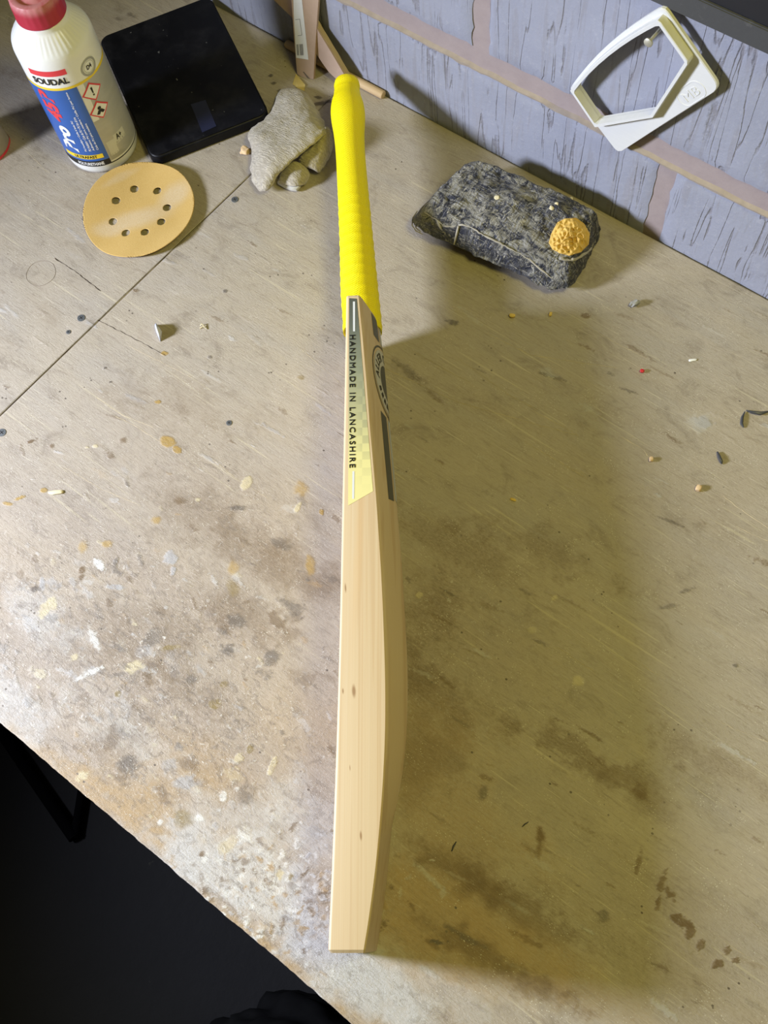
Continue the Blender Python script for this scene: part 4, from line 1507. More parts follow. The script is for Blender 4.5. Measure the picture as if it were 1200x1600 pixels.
BG = [P(631, 350, 0.020), P(886, 468, 0.008), P(949, 338, 0.020), P(733, 232, 0.040)]   # outline corners near-left, near-right, far-right, far-left
bc = Vector(((BG[0].x + BG[1].x + BG[2].x + BG[3].x) / 4, (BG[0].y + BG[1].y + BG[2].y + BG[3].y) / 4, 0))
bag = empty('taped_bag', bc)
tag(bag, 'scuffed black tape-wrapped bag torn open on yellow foam, lying against the wall', 'bag')
NB = 96
TOPZ = 0.046


def bag_point(s, t, top):
    """s, t in 0..1 over the plan; top True for the upper skin"""
    u_, v_ = 2 * s - 1, 2 * t - 1
    s2 = 0.5 + 0.5 * u_ * (1 - 0.045 * v_ ** 6)
    t2 = 0.5 + 0.5 * v_ * (1 - 0.16 * abs(u_) ** 9)
    a = BG[0].lerp(BG[1], s2)
    b = BG[3].lerp(BG[2], s2)
    p = a.lerp(b, t2) - bc
    es = min(s, 1 - s)
    et = min(t, 1 - t)
    fs_ = 1 - max(0.0, 1 - es / 0.085) ** 2.4
    ft_ = 1 - max(0.0, 1 - et / (0.20 if t < 0.5 else 0.13)) ** 2.2
    f = fs_ * ft_
    bulge = 0.86 + 0.14 * math.sin(math.pi * s) * math.sin(math.pi * t)
    near_right = max(0, s - 0.5) * max(0, 0.7 - t)
    zb = 0.006 + 0.014 * (1 - 0.45 * s) * max(0.0, 1 - 1.6 * t)
    z = zb + (TOPZ * (0.95 + 0.10 * (t - 0.5)) * bulge - zb - 0.030 * near_right) * f
    if not top:
        g = min(1.0, min(es / 0.06, et / 0.10))
        return Vector((p.x * 0.96, p.y * 0.96, zb * (1 - g)))
    w = sn((p.x, p.y, z), 34, (1, 2, 3)) * 0.0042
    w += mnoise.ridged_multi_fractal(Vector((p.x * 45 + 3, p.y * 75, z * 60)), 0.9, 2.1, 3, 1.0, 2.0) * 0.0018 - 0.002
    w += mnoise.ridged_multi_fractal(Vector((p.x * 95 - p.y * 60, p.y * 95 + 4, z * 60)), 0.8, 2.1, 3, 1.0, 2.0) * 0.0009
    w += sn((p.x, p.y, z), 170) * 0.0007
    k = min(1.0, f * 2.5)
    return Vector((p.x + 0.5 * w * (1 - fs_), p.y + w * (1 - ft_), z + w * k))


vs, fs = [], []
for top in (True, False):
    for j in range(NB + 1):
        for i in range(NB + 1):
            s_, t_ = i / NB, j / NB
            # denser samples along the rim
            s_ = 0.5 - 0.5 * math.cos(math.pi * s_)
            t_ = 0.5 - 0.5 * math.cos(math.pi * t_)
            # round the plan corners
            es, et = min(s_, 1 - s_), min(t_, 1 - t_)
            vs.append(bag_point(s_, t_, top))
w = NB + 1
for l in (0, 1):
    for j in range(NB):
        for i in range(NB):
            a = l * w * w + j * w + i
            fs.append((a, a + 1, a + 1 + w, a + w))
ring = [i for i in range(w)] + [j * w + NB for j in range(1, w)] + [NB * w + i for i in range(NB - 1, -1, -1)] + [j * w for j in range(NB - 1, 0, -1)]
for q in range(len(ring)):
    a, b = ring[q], ring[(q + 1) % len(ring)]
    fs.append((a, b, b + w * w, a + w * w))
mk('wrapping', vs, fs, M_BAG, bag, angle=70)


def bag_ray(px, py, z):
    return P(px, py, z) - bc


# pale torn seam along the near upper edge, short cross tapes, loose threads
M_FRAY = flat('frayed_edge', (0.36, 0.33, 0.275), 0.8, 0.2, vary=0.25, scale=300)
M_SHINE = flat('shiny_tape', (0.016, 0.018, 0.040), 0.18, 0.6, vary=0.3, scale=80)


def bag_hit(px, py, lift=0.0006):
    """place on the upper skin of the bag seen at a place in the photo"""
    best = None
    for j in range(w):
        for i in range(w):
            v = vs[j * w + i]
            q = RM.T @ (np.array([v.x + bc.x, v.y + bc.y, v.z]) - np.array([0, 0, H_CAM]))
            x, y = 600 + F_PX * q[0] / -q[2], 800 - F_PX * q[1] / -q[2]
            d = (x - px) ** 2 + (y - py) ** 2
            if best is None or d < best[0]:
                best = (d, v)
    p = P(px, py, best[1].z) - bc
    return Vector((p.x, p.y - lift, best[1].z + lift))


seam_px = [(664, 332), (680, 342), (694, 353), (708, 354), (722, 351), (738, 356), (752, 366), (770, 374), (790, 385), (812, 396), (832, 409), (850, 424), (866, 439)]
sm_pts = [bag_hit(*p, 0.0002) for p in seam_px]
sm_f = []
for i in range(len(sm_pts) - 1):
    for q in range(4):
        v = sm_pts[i].lerp(sm_pts[i + 1], q / 4)
        sm_f.append(v + Vector((rnd.uniform(-1, 1), rnd.uniform(-1, 1), rnd.uniform(-0.6, 0.6))) * 0.0005)
tube('torn_seam', sm_f, [rnd.uniform(0.0003, 0.0012) for _ in sm_f], M_FRAY, bag, 7)
for pp in ([(717, 353), (714, 366), (710, 382)], [(684, 344), (687, 352), (690, 358)]):
    tube('tape_end', [bag_hit(*p, 0.0008) for p in pp], [0.0011, 0.0014, 0.0008], M_FRAY, bag, 6)
for pp in ([(652, 330), (645, 340), (644, 352), (650, 361), (660, 366)], [(655, 335), (649, 345), (650, 356), (657, 362)]):
    tube('loose_thread', [bag_ray(px, py, 0.016 if px < 700 else 0.030) for px, py in pp], 0.0006, M_FRAY, bag, 6)
# dabs of cream filler on top
for (px, py, r) in ((777, 309, 0.0032), (870, 318, 0.0020), (862, 325, 0.0026), (893, 310, 0.0018)):
    c0 = bag_hit(px, py, 0.0002)
    bm = bmesh.new()
    bmesh.ops.create_icosphere(bm, subdivisions=2, radius=r)
    for v in bm.verts:
        v.co *= 1 + 0.35 * mnoise.noise(v.co * 500 + Vector((px, py, 0)))
        v.co.z *= 0.5
        v.co += c0
    me = bpy.data.meshes.new('filler_dab')
    bm.to_mesh(me); bm.free()
    me.materials.append(STAIN['cream'])
    o = bpy.data.objects.new('filler_dab', me)
    COL.objects.link(o)
    o.parent = bag
# foam bursting out
kf = NT('yellow_foam', 0.8, 0.2)
nf = kf.noise(kf.obj, 70, 4, 0.6)
kf.col(kf.mix(nf, (0.52, 0.32, 0.07), (0.76, 0.52, 0.16)))
M_FOAM = kf.m
fc = bag_hit(893, 369, 0)
fe = bag_hit(923, 372, 0) - fc
fn = bag_hit(893, 342, 0) - fc
rx_, ry_ = max(0.016, Vector((fe.x, fe.y, 0)).length), max(0.015, Vector((fn.x, fn.y, 0)).length)
vs2, fs2 = [], []
nr_, na_ = 30, 96
rim_px = [(857, 380), (861, 365), (871, 347), (883, 341), (900, 340), (913, 349), (922, 365), (920, 382), (908, 394), (890, 400), (874, 396), (863, 390)]
BV = np.array([[v.x + bc.x, v.y + bc.y, v.z] for v in vs[:w * w]])
Q = (BV - np.array([0, 0, H_CAM])) @ RM
BPX = np.stack([600 + F_PX * Q[:, 0] / -Q[:, 2], 800 - F_PX * Q[:, 1] / -Q[:, 2]], 1)


def bag_z(px, py):
    d = (BPX[:, 0] - px) ** 2 + (BPX[:, 1] - py) ** 2
    i = np.argpartition(d, 6)[:6]
    return float(BV[i, 2].max())


cx_, cy_ = 891, 370
for i in range(nr_ + 1):
    f = i / nr_
    for k in range(na_):
        t = k / na_ * len(rim_px)
        a = int(t) % len(rim_px)
        r0, r1 = rim_px[a], rim_px[(a + 1) % len(rim_px)]
        px = cx_ + (r0[0] + (r1[0] - r0[0]) * (t - int(t)) - cx_) * f
        py = cy_ + (r0[1] + (r1[1] - r0[1]) * (t - int(t)) - cy_) * f
        z0 = bag_z(px, py)
        p = P(px, py, z0)
        vd = mnoise.voronoi(Vector((p.x * 200, p.y * 200, 0.3)))[0]
        pit = min(1.0, (vd[1] - vd[0]) * 1.9)
        lift = (0.0008 + 0.0022 * (1 - f ** 3) - 0.0028 * pit * (1 - 0.5 * f ** 4) + 0.0006 * sn((p.x, p.y, 0), 300)) if f < 0.97 else -0.001
        vs2.append(P(px, py, z0 + lift) - bc)
for i in range(nr_):
    for k in range(na_):
        fs2.append((i * na_ + k, i * na_ + (k + 1) % na_, (i + 1) * na_ + (k + 1) % na_, (i + 1) * na_ + k))
fm = mk('foam', vs2, fs2, M_FOAM, bag, angle=80)
tag(fm, 'yellow foam bulging through a tear')
lip0 = [bag_hit(px, py, 0.0012) for px, py in [(926, 372), (925, 386), (912, 398), (898, 405), (884, 406), (872, 402)]]
lip = []
for i in range(len(lip0) - 1):
    for q in range(4):
        lip.append(lip0[i].lerp(lip0[i + 1], q / 4) + Vector((rnd.uniform(-1, 1), rnd.uniform(-1, 1), rnd.uniform(-0.5, 0.5))) * 0.0008)
tube('torn_lip', lip, [rnd.uniform(0.0006, 0.0024) for _ in lip], M_FRAY, bag, 8)

# ================================================================ BAT GAUGE ON THE WALL
kgw = NT('white_print_plastic', 0.45, 0.4)
ngw = kgw.noise(kgw.map(kgw.obj, (60, 60, 400)), 1.0, 3, 0.6)
kgw.col(kgw.mix(ngw, (0.62, 0.62, 0.615), (0.68, 0.68, 0.68)))
kgw.bump(ngw, 0.1, 0.0003)
M_GAUGE = kgw.m
gz = Vector((-0.28, YW, 0.19))
gauge = empty('bat_gauge', gz)
tag(gauge, 'white plastic bat gauge with five-sided opening hanging on a nail in the wall', 'gauge')
YB, YP, YR = YW - 0.0070, YW - 0.0105, YW - 0.0190


def rounded(poly, r, n=5):
    out = []
    for i in range(len(poly)):
        p0, p1, p2 = Vector(poly[i - 1]), Vector(poly[i]), Vector(poly[(i + 1) % len(poly)])
        rr_ = r[i] if hasattr(r, '__len__') else r
        a = p1 + (p0 - p1).normalized() * rr_
        b = p1 + (p2 - p1).normalized() * rr_
        for k in range(n + 1):
            t = k / n
            out.append(((1 - t) ** 2) * a + 2 * t * (1 - t) * p1 + t * t * b)
    return out


def resample(poly, n):
    L = [0]
    m = len(poly)
    for i in range(m):
        L.append(L[-1] + (poly[(i + 1) % m] - poly[i]).length)
    out = []
    for k in range(n):
        d = L[-1] * k / n
        i = max(j for j in range(m) if L[j] <= d + 1e-12)
        out.append(poly[i].lerp(poly[(i + 1) % m], (d - L[i]) / max(1e-9, L[i + 1] - L[i])))
    return out


def gs(p):                                     # the gauge stands a little off the wall
    return (p[0] + 0.0018, p[1] + 0.0047)


P1, P2, P3, P4, P5 = [gs(p) for p in ((-.3445, .1560), (-.2725, .2735), (-.2390, .2470), (-.2588, .1722), (-.3135, .1268))]
arc = []
for i in range(1, 8):                           # bowed side of the opening
    t = i / 8
    b = 0.0058 * 4 * t * (1 - t)
    arc.append((P1[0] + (P2[0] - P1[0]) * t - 0.853 * b, P1[1] + (P2[1] - P1[1]) * t + 0.522 * b))
win = [P1] + arc + [P2, P3, P4, P5]
wc = Vector((P1[0] + P2[0] + P3[0] + P4[0] + P5[0], P1[1] + P2[1] + P3[1] + P4[1] + P5[1])) / 5


def inset(poly, d):
    """move each side of a convex polygon inwards by d"""
    n = len(poly)
    out = []
    ar = sum(poly[i][0] * poly[(i + 1) % n][1] - poly[(i + 1) % n][0] * poly[i][1] for i in range(n))
    sg = 1 if ar > 0 else -1
    for i in range(n):
        p0, p1, p2 = Vector(poly[i - 1]), Vector(poly[i]), Vector(poly[(i + 1) % n])
        d1, d2 = (p1 - p0).normalized(), (p2 - p1).normalized()
        n1, n2 = Vector((-d1.y, d1.x)) * sg, Vector((-d2.y, d2.x)) * sg
        m = (n1 + n2)
        m = m / max(0.3, m.dot(n1))
        out.append(tuple(p1 + m * d))
    return out


inner = inset(win, 0.0032)
A_, B_, C_, D_ = [gs(p) for p in ((-.3500, .1470), (-.2745, .2795), (-.2100, .2280), (-.2890, .0985))]
oarc = []
for i in range(1, 8):
    t = i / 8
    b = 0.0065 * 4 * t * (1 - t)
    oarc.append((A_[0] + (B_[0] - A_[0]) * t - 0.853 * b, A_[1] + (B_[1] - A_[1]) * t + 0.522 * b))
outer_pl = [A_] + oarc + [B_, C_, D_]
outer_r = rounded(outer_pl, [0.005] + [0.003] * 7 + [0.006, 0.009, 0.007])


def ring_solid(name, out_poly, in_poly, y0, y1, bev=0.0):
    """extruded ring between two outlines in the wall plane (x, z)"""
    n = 160

    def polar(poly):
        res = []
        m = len(poly)
        for k in range(n):
            a = 2 * math.pi * k / n
            d = Vector((math.cos(a), math.sin(a)))
            best = None
            for i in range(m):
                p, q = Vector(poly[i]) - wc, Vector(poly[(i + 1) % m]) - wc
                e = q - p
                den = d.x * e.y - d.y * e.x
                if abs(den) < 1e-12:
                    continue
                t = (p.x * e.y - p.y * e.x) / den
                s = (p.x * d.y - p.y * d.x) / den
                if t > 0 and -1e-6 <= s <= 1 + 1e-6:
                    if best is None or t > best:
                        best = t
            res.append(wc + d * best)
        return res
    O, I = polar(out_poly), polar(in_poly)
    vs, fs = [], []
    rows = [(O, y0), (O, y1 + bev), ([o.lerp(i, min(0.4, bev / max(1e-6, (o - i).length))) for o, i in zip(O, I)], y1), (I, y1), (I, y0)]
    for pts_, y in rows:
        for p in pts_:
            vs.append((p.x - gz.x, y - gz.y, p.y - gz.z))
    for r in range(5):
        r2 = (r + 1) % 5
        for k in range(n):
            k2 = (k + 1) % n
            fs.append((r * n + k, r * n + k2, r2 * n + k2, r2 * n + k))
    return mk(name, vs, fs, M_GAUGE, gauge, angle=30)


ring_solid('back_plate', outer_r, inner, YB, YP, 0.0008)
ring_solid('raised_rim', win, inner, YP + 0.0005, YR, 0.0006)
# embossed oval with letters
e_c = Vector(gs((-.2335, .2085)))
e_ax = (Vector((-.2100, .2280)) - Vector((-.2890, .0985))).normalized()
e_ay = Vector((-e_ax.y, e_ax.x))
vs, fs = [], []
for i in range(56):
    a = 2 * math.pi * i / 56
    ca, sa = math.cos(a), math.sin(a)
    base = e_ax * (0.0075 if ca > 0 else -0.0075) + (e_ax * ca + e_ay * sa) * 0.0085
    nn = (e_ax * ca + e_ay * sa)
    for off, y in ((-0.0008, YP + 0.0003), (-0.0004, YP - 0.0003), (0.0004, YP - 0.0003), (0.0008, YP + 0.0003)):
        p = e_c + base + nn * off
        vs.append((p.x - gz.x, y - gz.y, p.y - gz.z))
for i in range(56):
    j = (i + 1) % 56
    for q in range(3):
        fs.append((i * 4 + q, i * 4 + q + 1, j * 4 + q + 1, j * 4 + q))
mk('embossed_oval', vs, fs, M_GAUGE, gauge)
tv, tf = text_geo('MB', 1.0, 0.0)
f2 = fit(tv, 0.019, 0.0085)
verts = []
for x, y in f2:
    p = e_c + e_ax * (x - 0.0095) + e_ay * (y - 0.00425)
    verts.append((p.x - gz.x, YP - 0.00005 - gz.y, p.y - gz.z))
o = mk('embossed_lettering', verts, tf, M_GAUGE, gauge, smooth=False)
m_ = o.modifiers.new('depth', 'SOLIDIFY')
m_.thickness = 0.0008
m_.offset = 0
# nail
nx_, nz_ = -0.2702, 0.2625
nail = empty('wall_nail', (nx_, YW, nz_))
tag(nail, 'small steel nail in the wall holding up the white gauge', 'nail')
M_NAIL = flat('nail_steel', (0.52, 0.50, 0.42), 0.4, 0.5, 0.5, vary=0.2, scale=300)
tube('shank', [(0, 0.012, 0.0), (-0.0008, -0.029, 0.0012)], 0.0014, M_NAIL, nail, 10)
tube('head', [(-0.0008, -0.029, 0.0012), (-0.0008, -0.0302, 0.0012), (-0.0008, -0.0308, 0.0012)], [0.0040, 0.0040, 0.0032], M_NAIL, nail, 16)

# ================================================================ BOARDS AND DOWEL AGAINST THE WALL
kmd = NT('brown_board', 0.8, 0.2)
nm1 = kmd.noise(kmd.obj, 90, 4, 0.65)
kmd.col(kmd.mix(nm1, (0.40, 0.285, 0.215), (0.50, 0.365, 0.285)))
M_MDF = kmd.m
M_DEDGE = flat('dark_board_edge', (0.16, 0.13, 0.11), 0.8, 0.2, vary=0.3, scale=200)
# front strip: bottom on the bench, top leaning on the wall
dA = PW(476, 0, 0.652)
ptsA = [P(463, 117), P(477, 122), P(490, 125), PW(493, 70, 0.6435), PW(498, 0, 0.653), PW(502, -60, 0.662), PW(449, -60, 0.662), PW(455, 0, 0.653), PW(460, 70, 0.6435)]
oA = P(476, 121)
brd = empty('board_strip', (oA.x, oA.y, 0))
tag(brd, 'narrow brown board strip with white paper label leaning on the wall', 'board')
nA = (ptsA[4] - ptsA[0]).cross(ptsA[2] - ptsA[0]).normalized()
if nA.y > 0:
    nA = -nA
# flatten the outline on one plane
pl0 = ptsA[0]
e_u = (ptsA[2] - ptsA[0]).normalized()
e_v = ((ptsA[7] + ptsA[4]) / 2 - (ptsA[0] + ptsA[2]) / 2)
e_v = (e_v - e_u * e_v.dot(e_u)).normalized()
nA = e_u.cross(e_v)
if nA.y > 0:
    nA = -nA


def ray_plane(px, py, p0, n):
    d = RM @ np.array([(px - 600) / F_PX, -(py - 800) / F_PX, -1.0])
    d = Vector(d)
    o_ = Vector((0, 0, H_CAM))
    return o_ + d * ((p0 - o_).dot(n) / d.dot(n))


def onA(px, py, h=0.0):
    return ray_plane(px, py, pl0, nA) + nA * h - Vector((oA.x, oA.y, 0))


pA = [onA(*p) for p in [(464, 116), (470, 121), (477, 122), (484, 125), (490, 124), (493, 70), (498, 0), (502, -50), (449, -50), (455, 0), (460, 70)]]
for p in pA:
    p.z = max(p.z, 0.0)
prism('board', pA, -nA * 0.004, M_MDF, brd, 0.0003)
lb = prism('paper_label', [onA(*p, 0.0002) for p in [(457, -45), (471, -45), (472, 0), (478, 55), (482, 93), (463, 90), (460, 40)]], nA * 0.0002, flat('paper_label', (0.74, 0.75, 0.80), 0.7, 0.2, vary=0.03), brd)
tag(lb, 'white paper label with a barcode')
M_INK = flat('grey_ink', (0.20, 0.20, 0.24), 0.7, 0.2)
for i in range(9):
    x = 463.5 + i * 1.15
    if i in (3,):
        continue
    q = [onA(x, 69 - i * 0.1, 0.0006), onA(x + 0.7, 69 - i * 0.1, 0.0006), onA(x + 1.9, 86, 0.0006), onA(x + 1.2, 86, 0.0006)]
    mk('barcode_bar', q, [(0, 1, 2, 3)], M_INK, lb, smooth=False)
for (a, b) in (((462, 30), (469, 29)), ((469, 29), (472.5, 54)), ((472.5, 54), (466, 55))):
    q = [onA(a[0], a[1], 0.0006), onA(b[0], b[1], 0.0006), onA(b[0] - 0.6, b[1] + 0.8, 0.0006), onA(a[0] - 0.6, a[1] + 0.8, 0.0006)]
    mk('printed_frame', q, [(0, 1, 2, 3)], M_INK, lb, smooth=False)
# a nick at the foot of the strip
mk('split', [onA(473, 112, 0.0002), onA(475, 112, 0.0002), onA(486, 124.5, 0.0002), onA(482, 124, 0.0002)], [(0, 1, 2, 3)], M_DEDGE, brd, smooth=False)

# plywood piece behind it
kpl = NT('ply_edge', 0.7, 0.2)
zpl = kpl.sep(kpl.obj)[1]
kpl.col(kpl.mix(kpl.ramp(kpl.math('SINE', kpl.math('MULTIPLY', zpl, 4200)), -0.3, 0.3), (0.34, 0.24, 0.12), (0.60, 0.47, 0.27)))
yB0 = 0.6445
oB = PW(535, 124, yB0)
pb = empty('plywood_piece', (oB.x, oB.y, 0))
tag(pb, 'pointed plywood offcut leaning behind the labelled board strip', 'board')
lean = Vector((0, 0.10, 1)).normalized()
nB = Vector((0, -1, 0.10)).normalized()
p0B = Vector((oB.x, yB0, 0.0))


def onB(px, py, h=0.0):
    return ray_plane(px, py, p0B, nB) + nB * h - Vector((oB.x, oB.y, 0))


pB = [onB(*p) for p in [(531, 129), (541, 122), (520, 86), (500, 53), (470, 0), (452, -30), (402, -30), (428, 0), (461, 32), (485, 70), (504, 99), (514, 113)]]
for p in pB:
    p.z = max(p.z, 0.0)
prism('face_veneer', pB, -nB * 0.0022, M_MDF, pb)
pB2 = [p - nB * 0.0022 for p in pB]
for p in pB2:
    p.z = max(p.z, 0.0)
prism('plywood_core', pB2, -nB * 0.0052, kpl.m, pb)

# dowel
kdw = NT('dowel_wood', 0.6, 0.3)
ndw = kdw.noise(kdw.map(kdw.obj, (12, 300, 300)), 1.0, 3, 0.6)
kdw.col(kdw.mix(ndw, (0.50, 0.35, 0.20), (0.66, 0.49, 0.30)))
d0, d1 = P(449, 68, 0.0048), P(598, 145, 0.0048)
dw = tube('wooden_dowel', [(-0.0712, 0, 0), (-0.0702, 0, 0), (0.0702, 0, 0), (0.0712, 0, 0)], [0.0042, 0.0049, 0.0049, 0.0042], kdw.m, None, 20)
dw.location = (-0.6555, YW - 0.0056, 0.0049)
tag(dw, 'short round wooden dowel lying along the foot of the wall', 'dowel')

# ================================================================ SMALL DEBRIS
M_TAPE = flat('masking_tape', (0.56, 0.44, 0.17), 0.7, 0.2, vary=0.12, scale=200)
tp = [P(457, 132), P(463, 117), P(468, 123), P(477, 134), P(476, 143), P(466, 140)]
oT = P(466, 130)
t_ = prism('tape_scrap', [(p - oT) + Vector((0, 0, 0.0002 + 0.0012 * (i % 2))) for i, p in enumerate(tp)], (0, 0, 0.0004), M_TAPE)
t_.location = oT
tag(t_, 'scrap of yellow masking tape beside the foot of the labelled board', 'tape')


def crumb(name, px, py, lx, ly, lz, ang, mat, label, cat, group=None, seed=0, sub=2, rough=0.3, z=0.0):
    c0 = P(px, py)
    bm = bmesh.new()
    bmesh.ops.create_icosphere(bm, subdivisions=sub, radius=1.0)
    zmin = 9
    for v in bm.verts:
        q = v.co.copy()
        f = 1 + rough * mnoise.noise(q * 1.6 + Vector((seed * 3.1, px * 0.1, py * 0.1)))
        # squarish
        q = Vector((math.copysign(abs(q.x) ** 0.7, q.x), math.copysign(abs(q.y) ** 0.7, q.y), math.copysign(abs(q.z) ** 0.7, q.z))) * f
        v.co = Vector((q.x * lx, q.y * ly, q.z * lz))
        zmin = min(zmin, v.co.z)
    for v in bm.verts:
        v.co.z -= zmin
    me = bpy.data.meshes.new(name)
    bm.to_mesh(me); bm.free()
    me.materials.append(mat)
    for p in me.polygons:
        p.use_smooth = True
    me.set_sharp_from_angle(angle=math.radians(40))
    o = bpy.data.objects.new(name, me)
    COL.objects.link(o)
    o.location = c0 + Vector((0, 0, z))
    o.rotation_euler = (0, 0, ang)
    tag(o, label, cat, group)
    return o


M_REDBIT = flat('red_plastic', (0.62, 0.02, 0.03), 0.35, 0.5)
M_WOODC = flat('wood_crumb', (0.72, 0.52, 0.32), 0.7, 0.2, vary=0.15, scale=300)
M_FOAMC = flat('foam_crumb', (0.66, 0.47, 0.13), 0.8, 0.2, vary=0.15, scale=300)
M_GREYC = flat('grey_plastic_scrap', (0.55, 0.57, 0.64), 0.45, 0.5, vary=0.15, scale=300)
M_RUB = flat('dark_rubber', (0.045, 0.047, 0.055), 0.45, 0.5, vary=0.3, scale=200)
crumb('red_crumb', 1003, 581, 0.0022, 0.0020, 0.0016, 0.3, M_REDBIT, 'tiny bright red plastic crumb on the right of the bench', 'crumb')
crumb('wood_crumb', 1017, 719, 0.0022, 0.0026, 0.0020, 0.6, M_WOODC, 'pale wood crumb in a grey scratch left of the dark rubber strip', 'crumb', 'crumbs on the bench')
crumb('wood_crumb', 1091, 764, 0.0028, 0.0034, 0.0022, 0.2, M_WOODC, 'larger pale wood crumb below the dark rubber strip', 'crumb', 'crumbs on the bench', 2)
crumb('foam_crumb', 800, 495, 0.0022, 0.0032, 0.0018, 1.9, M_FOAMC, 'left one of two yellow foam crumbs in front of the taped bag', 'crumb', 'crumbs on the bench', 3)
crumb('foam_crumb', 860, 492, 0.0016, 0.0026, 0.0016, 0.4, M_FOAMC, 'right one of two yellow foam crumbs in front of the taped bag', 'crumb', 'crumbs on the bench', 4)
crumb('glue_flake', 802, 781, 0.0030, 0.0014, 0.0008, 0.2, M_FOAMC, 'yellowish dried flake in the shadow right of the bat', 'crumb', 'crumbs on the bench', 5)
crumb('white_sliver', 1082, 563, 0.0042, 0.0014, 0.0006, 0.75, M_LWHT, 'small white sliver above the red crumb on the bench', 'sliver')
crumb('pale_splinter', 88, 770, 0.0022, 0.0080, 0.0012, -0.9, STAIN['cream'], 'cream splinter with a pointed end near the left edge of the bench', 'splinter', None, 6)
# grey folded scrap standing up
vs, fs = [], []
c0 = P(247, 527)
sc = [(243, 505, 0.010), (245, 513, 0.012), (248, 522, 0.009), (250, 533, 0.001)]
sb = [(241, 508, 0.0), (244, 519, 0.0), (248, 528, 0.0), (251, 534, 0.0)]
sd_ = [(249, 512, 0.006), (253, 518, 0.007), (252, 526, 0.004), (251, 534, 0.0)]
for a, b, d in zip(sc, sb, sd_):
    # heights are real, plan places are taken at bench level
    for (px, py, z) in (b, a, d):
        q = P(px, py, z) - c0
        vs.append((q.x, q.y, z))
for i in range(3):
    for q in (0, 1):
        a = i * 3 + q
        fs.append((a, a + 1, a + 4, a + 3))
o = mk('plastic_scrap', vs, fs, M_GREYC, None, angle=25)
o.location = c0
m_ = o.modifiers.new('thickness', 'SOLIDIFY')
m_.thickness = 0.0006
tag(o, 'folded light grey plastic scrap standing on the bench left of the bat', 'scrap')
# shaving curl
tube('wood_shaving', [P(*p) for p in [(312, 513, .001), (317, 510, .002), (322, 514, .001), (318, 509, .002), (315, 506, .003), (313, 509, .001)]], 0.0006, STAIN['cream'], None, 6)
tag(bpy.data.objects['wood_shaving'], 'tiny cream wood shaving right of the folded grey scrap', 'shaving')
# rubber strips
for nm, pts_, rad_, lab_ in (('rubber_strip', [(1200, 643, .002), (1188, 646, .0025), (1175, 644, .0022), (1166, 641, .001)], [.0008, .0018, .0014, .0004], 'curled dark rubber strip at the right edge of the bench'),
                            ('rubber_strip', [(1121, 706, .0015), (1124, 714, .0020), (1127, 721, .0018), (1128, 725, .0008)], [.0008, .0016, .0016, .0006], 'short straight dark rubber strip left of the curled one'),
                            ('rubber_strip', [(1164, 643, .001), (1160, 652, .0016), (1159, 662, .0014), (1162, 668, .0008)], [.0004, .0012, .0014, .0005], 'thin bent dark rubber strip beside the curled one'),
                            ('wire_end', [(706, 1330, .0008), (709, 1322, .0012), (713, 1315, .0006)], [.0004, .0007, .0004], 'thin black wire end on the brown stain right of the bat toe'),
                            ('wire_end', [(816, 1292, .0006), (820, 1288, .001), (826, 1284, .0006)], [.0003, .0006, .0003], 'tiny black wire end farther from the bat than the other')):
    c0 = P(pts_[0][0], pts_[0][1])
    o = tube(nm, [P(*p) - c0 for p in pts_], rad_, M_RUB, None, 8)
    o.location = c0
    tag(o, lab_, 'strip' if 'rubber' in nm else 'wire', 'rubber strips' if 'rubber' in nm else 'wire ends')
# pale scrap beside the nick of lint
crumb('lint_tuft', 991, 477, 0.0028, 0.0050, 0.0030, -0.5, flat('lint', (0.36, 0.36, 0.36), 0.9, 0.1, vary=0.4, scale=500), 'grey lint tuft on the bench below the taped bag', 'lint', None, 8, 3, 0.6)
crumb('wood_crumb', 384, 240, 0.0055, 0.0050, 0.0035, 0.4, M_WOODC, 'pale wood shaving crumb tucked against the grey cloth', 'crumb', None, 9, 3, 0.6)

# packet at the left edge
kpk = NT('kraft_packet', 0.7, 0.2)
npk = kpk.noise(kpk.obj, 50, 5, 0.65)
kpk.col(kpk.mix(npk, (0.27, 0.225, 0.15), (0.38, 0.32, 0.22)))
kpk.bump(npk, 0.5, 0.002)
c0 = P(-33, 232)
pk = empty('paper_packet', c0)
tag(pk, 'creased brown packet cut off by the left edge beside the glue bottle', 'packet')
vs, fs = [], []
n1_, n2_ = 14, 40
for j in range(n1_ + 1):
    h = j / n1_
    z = 0.085 * h
    for k in range(n2_):
        a = 2 * math.pi * k / n2_
        rx = 0.036 * (1 - 0.10 * h ** 2) + 0.0015 * math.sin(3 * a + 4 * h)
        ry = 0.024 * (1 - h ** 1.6) + 0.0016 + 0.0012 * sn((math.cos(a), math.sin(a), h), 3)
        x = rx * math.copysign(abs(math.cos(a)) ** 0.8, math.cos(a))
        y = ry * math.copysign(abs(math.sin(a)) ** 0.8, math.sin(a))
        vs.append((x * 0.8 - y * 0.6, x * 0.6 + y * 0.8, z))
for j in range(n1_):
    for k in range(n2_):
        fs.append((j * n2_ + k, j * n2_ + (k + 1) % n2_, (j + 1) * n2_ + (k + 1) % n2_, (j + 1) * n2_ + k))
fs.append(tuple(range(n2_)))
fs.append(tuple(n1_ * n2_ + k for k in range(n2_)))
mk('pouch', vs, fs, kpk.m, pk, angle=60)
vs2 = []
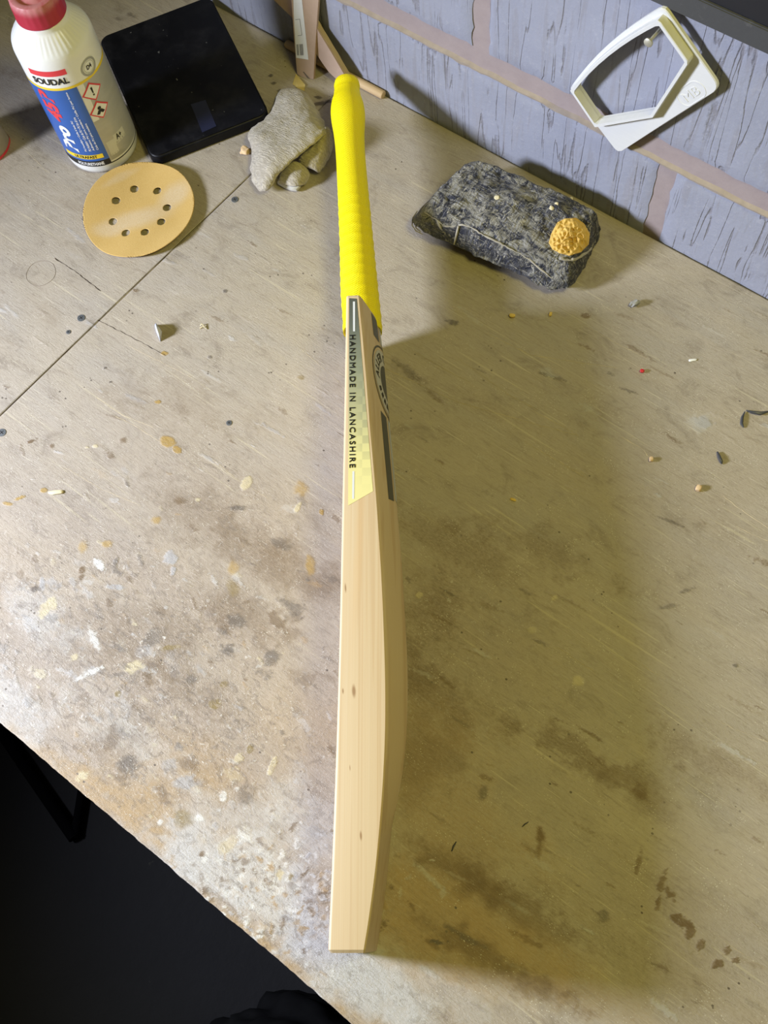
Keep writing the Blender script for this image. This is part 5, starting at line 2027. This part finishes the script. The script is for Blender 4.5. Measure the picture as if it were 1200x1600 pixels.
for z in (0.0005, 0.004):
    for k in range(n2_):
        v = vs[k]
        vs2.append((v[0] * 1.012, v[1] * 1.012, z))
mk('red_band', vs2, [(k, (k + 1) % n2_, n2_ + (k + 1) % n2_, n2_ + k) for k in range(n2_)], M_RED, pk)

# ================================================================ BELOW THE BENCH
M_STEEL = flat('black_steel', (0.0014, 0.0014, 0.002), 0.9, 0.05)
fp = [Vector((-0.86, -0.218, -0.8395)), Vector((-0.603, -0.276, -0.8395)), Vector((-0.69, -0.145, -0.8395))]
tr = empty('metal_trestle', (-0.68, -0.2, -0.85))
tag(tr, 'black metal trestle foot on the dark floor below the bench edge', 'trestle')
oo = Vector((-0.68, -0.2, -0.85))
tube('foot_bar', [p - oo for p in (Vector((-1.25, -0.13, -0.8395)), fp[0], fp[1])], 0.0105, M_STEEL, tr, 14)
tube('brace_bar', [p - oo for p in (fp[1], fp[2], Vector((-0.80, 0.03, -0.8395)))], 0.0075, M_STEEL, tr, 14)
tube('upright', [p - oo for p in (Vector((-0.80, 0.03, -0.8395)), Vector((-0.80, 0.035, -0.12)))], 0.012, M_STEEL, tr, 14)
bm = bmesh.new()  # shapeless near-black lump on the floor
bmesh.ops.create_icosphere(bm, subdivisions=5, radius=1.0)
zmin = 9
for v in bm.verts:
    q = v.co.copy()
    f = 1 + 0.22 * sn(q, 1.3, (2, 1, 0)) + 0.05 * sn(q, 5)
    v.co = Vector((q.x * 0.165 * f, q.y * 0.105 * f, max(-0.55, q.z) * 0.12 * f))
    zmin = min(zmin, v.co.z)
for v in bm.verts:
    v.co.z -= zmin
me = bpy.data.meshes.new('black_lump')
bm.to_mesh(me); bm.free()
me.materials.append(flat('black_lump', (0.003, 0.003, 0.0035), 0.8, 0.1))
for p in me.polygons:
    p.use_smooth = True
o = bpy.data.objects.new('black_lump', me)
COL.objects.link(o)
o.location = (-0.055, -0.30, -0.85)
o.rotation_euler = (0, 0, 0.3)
tag(o, 'shapeless black sack on the dark floor just under the front edge', 'lump')
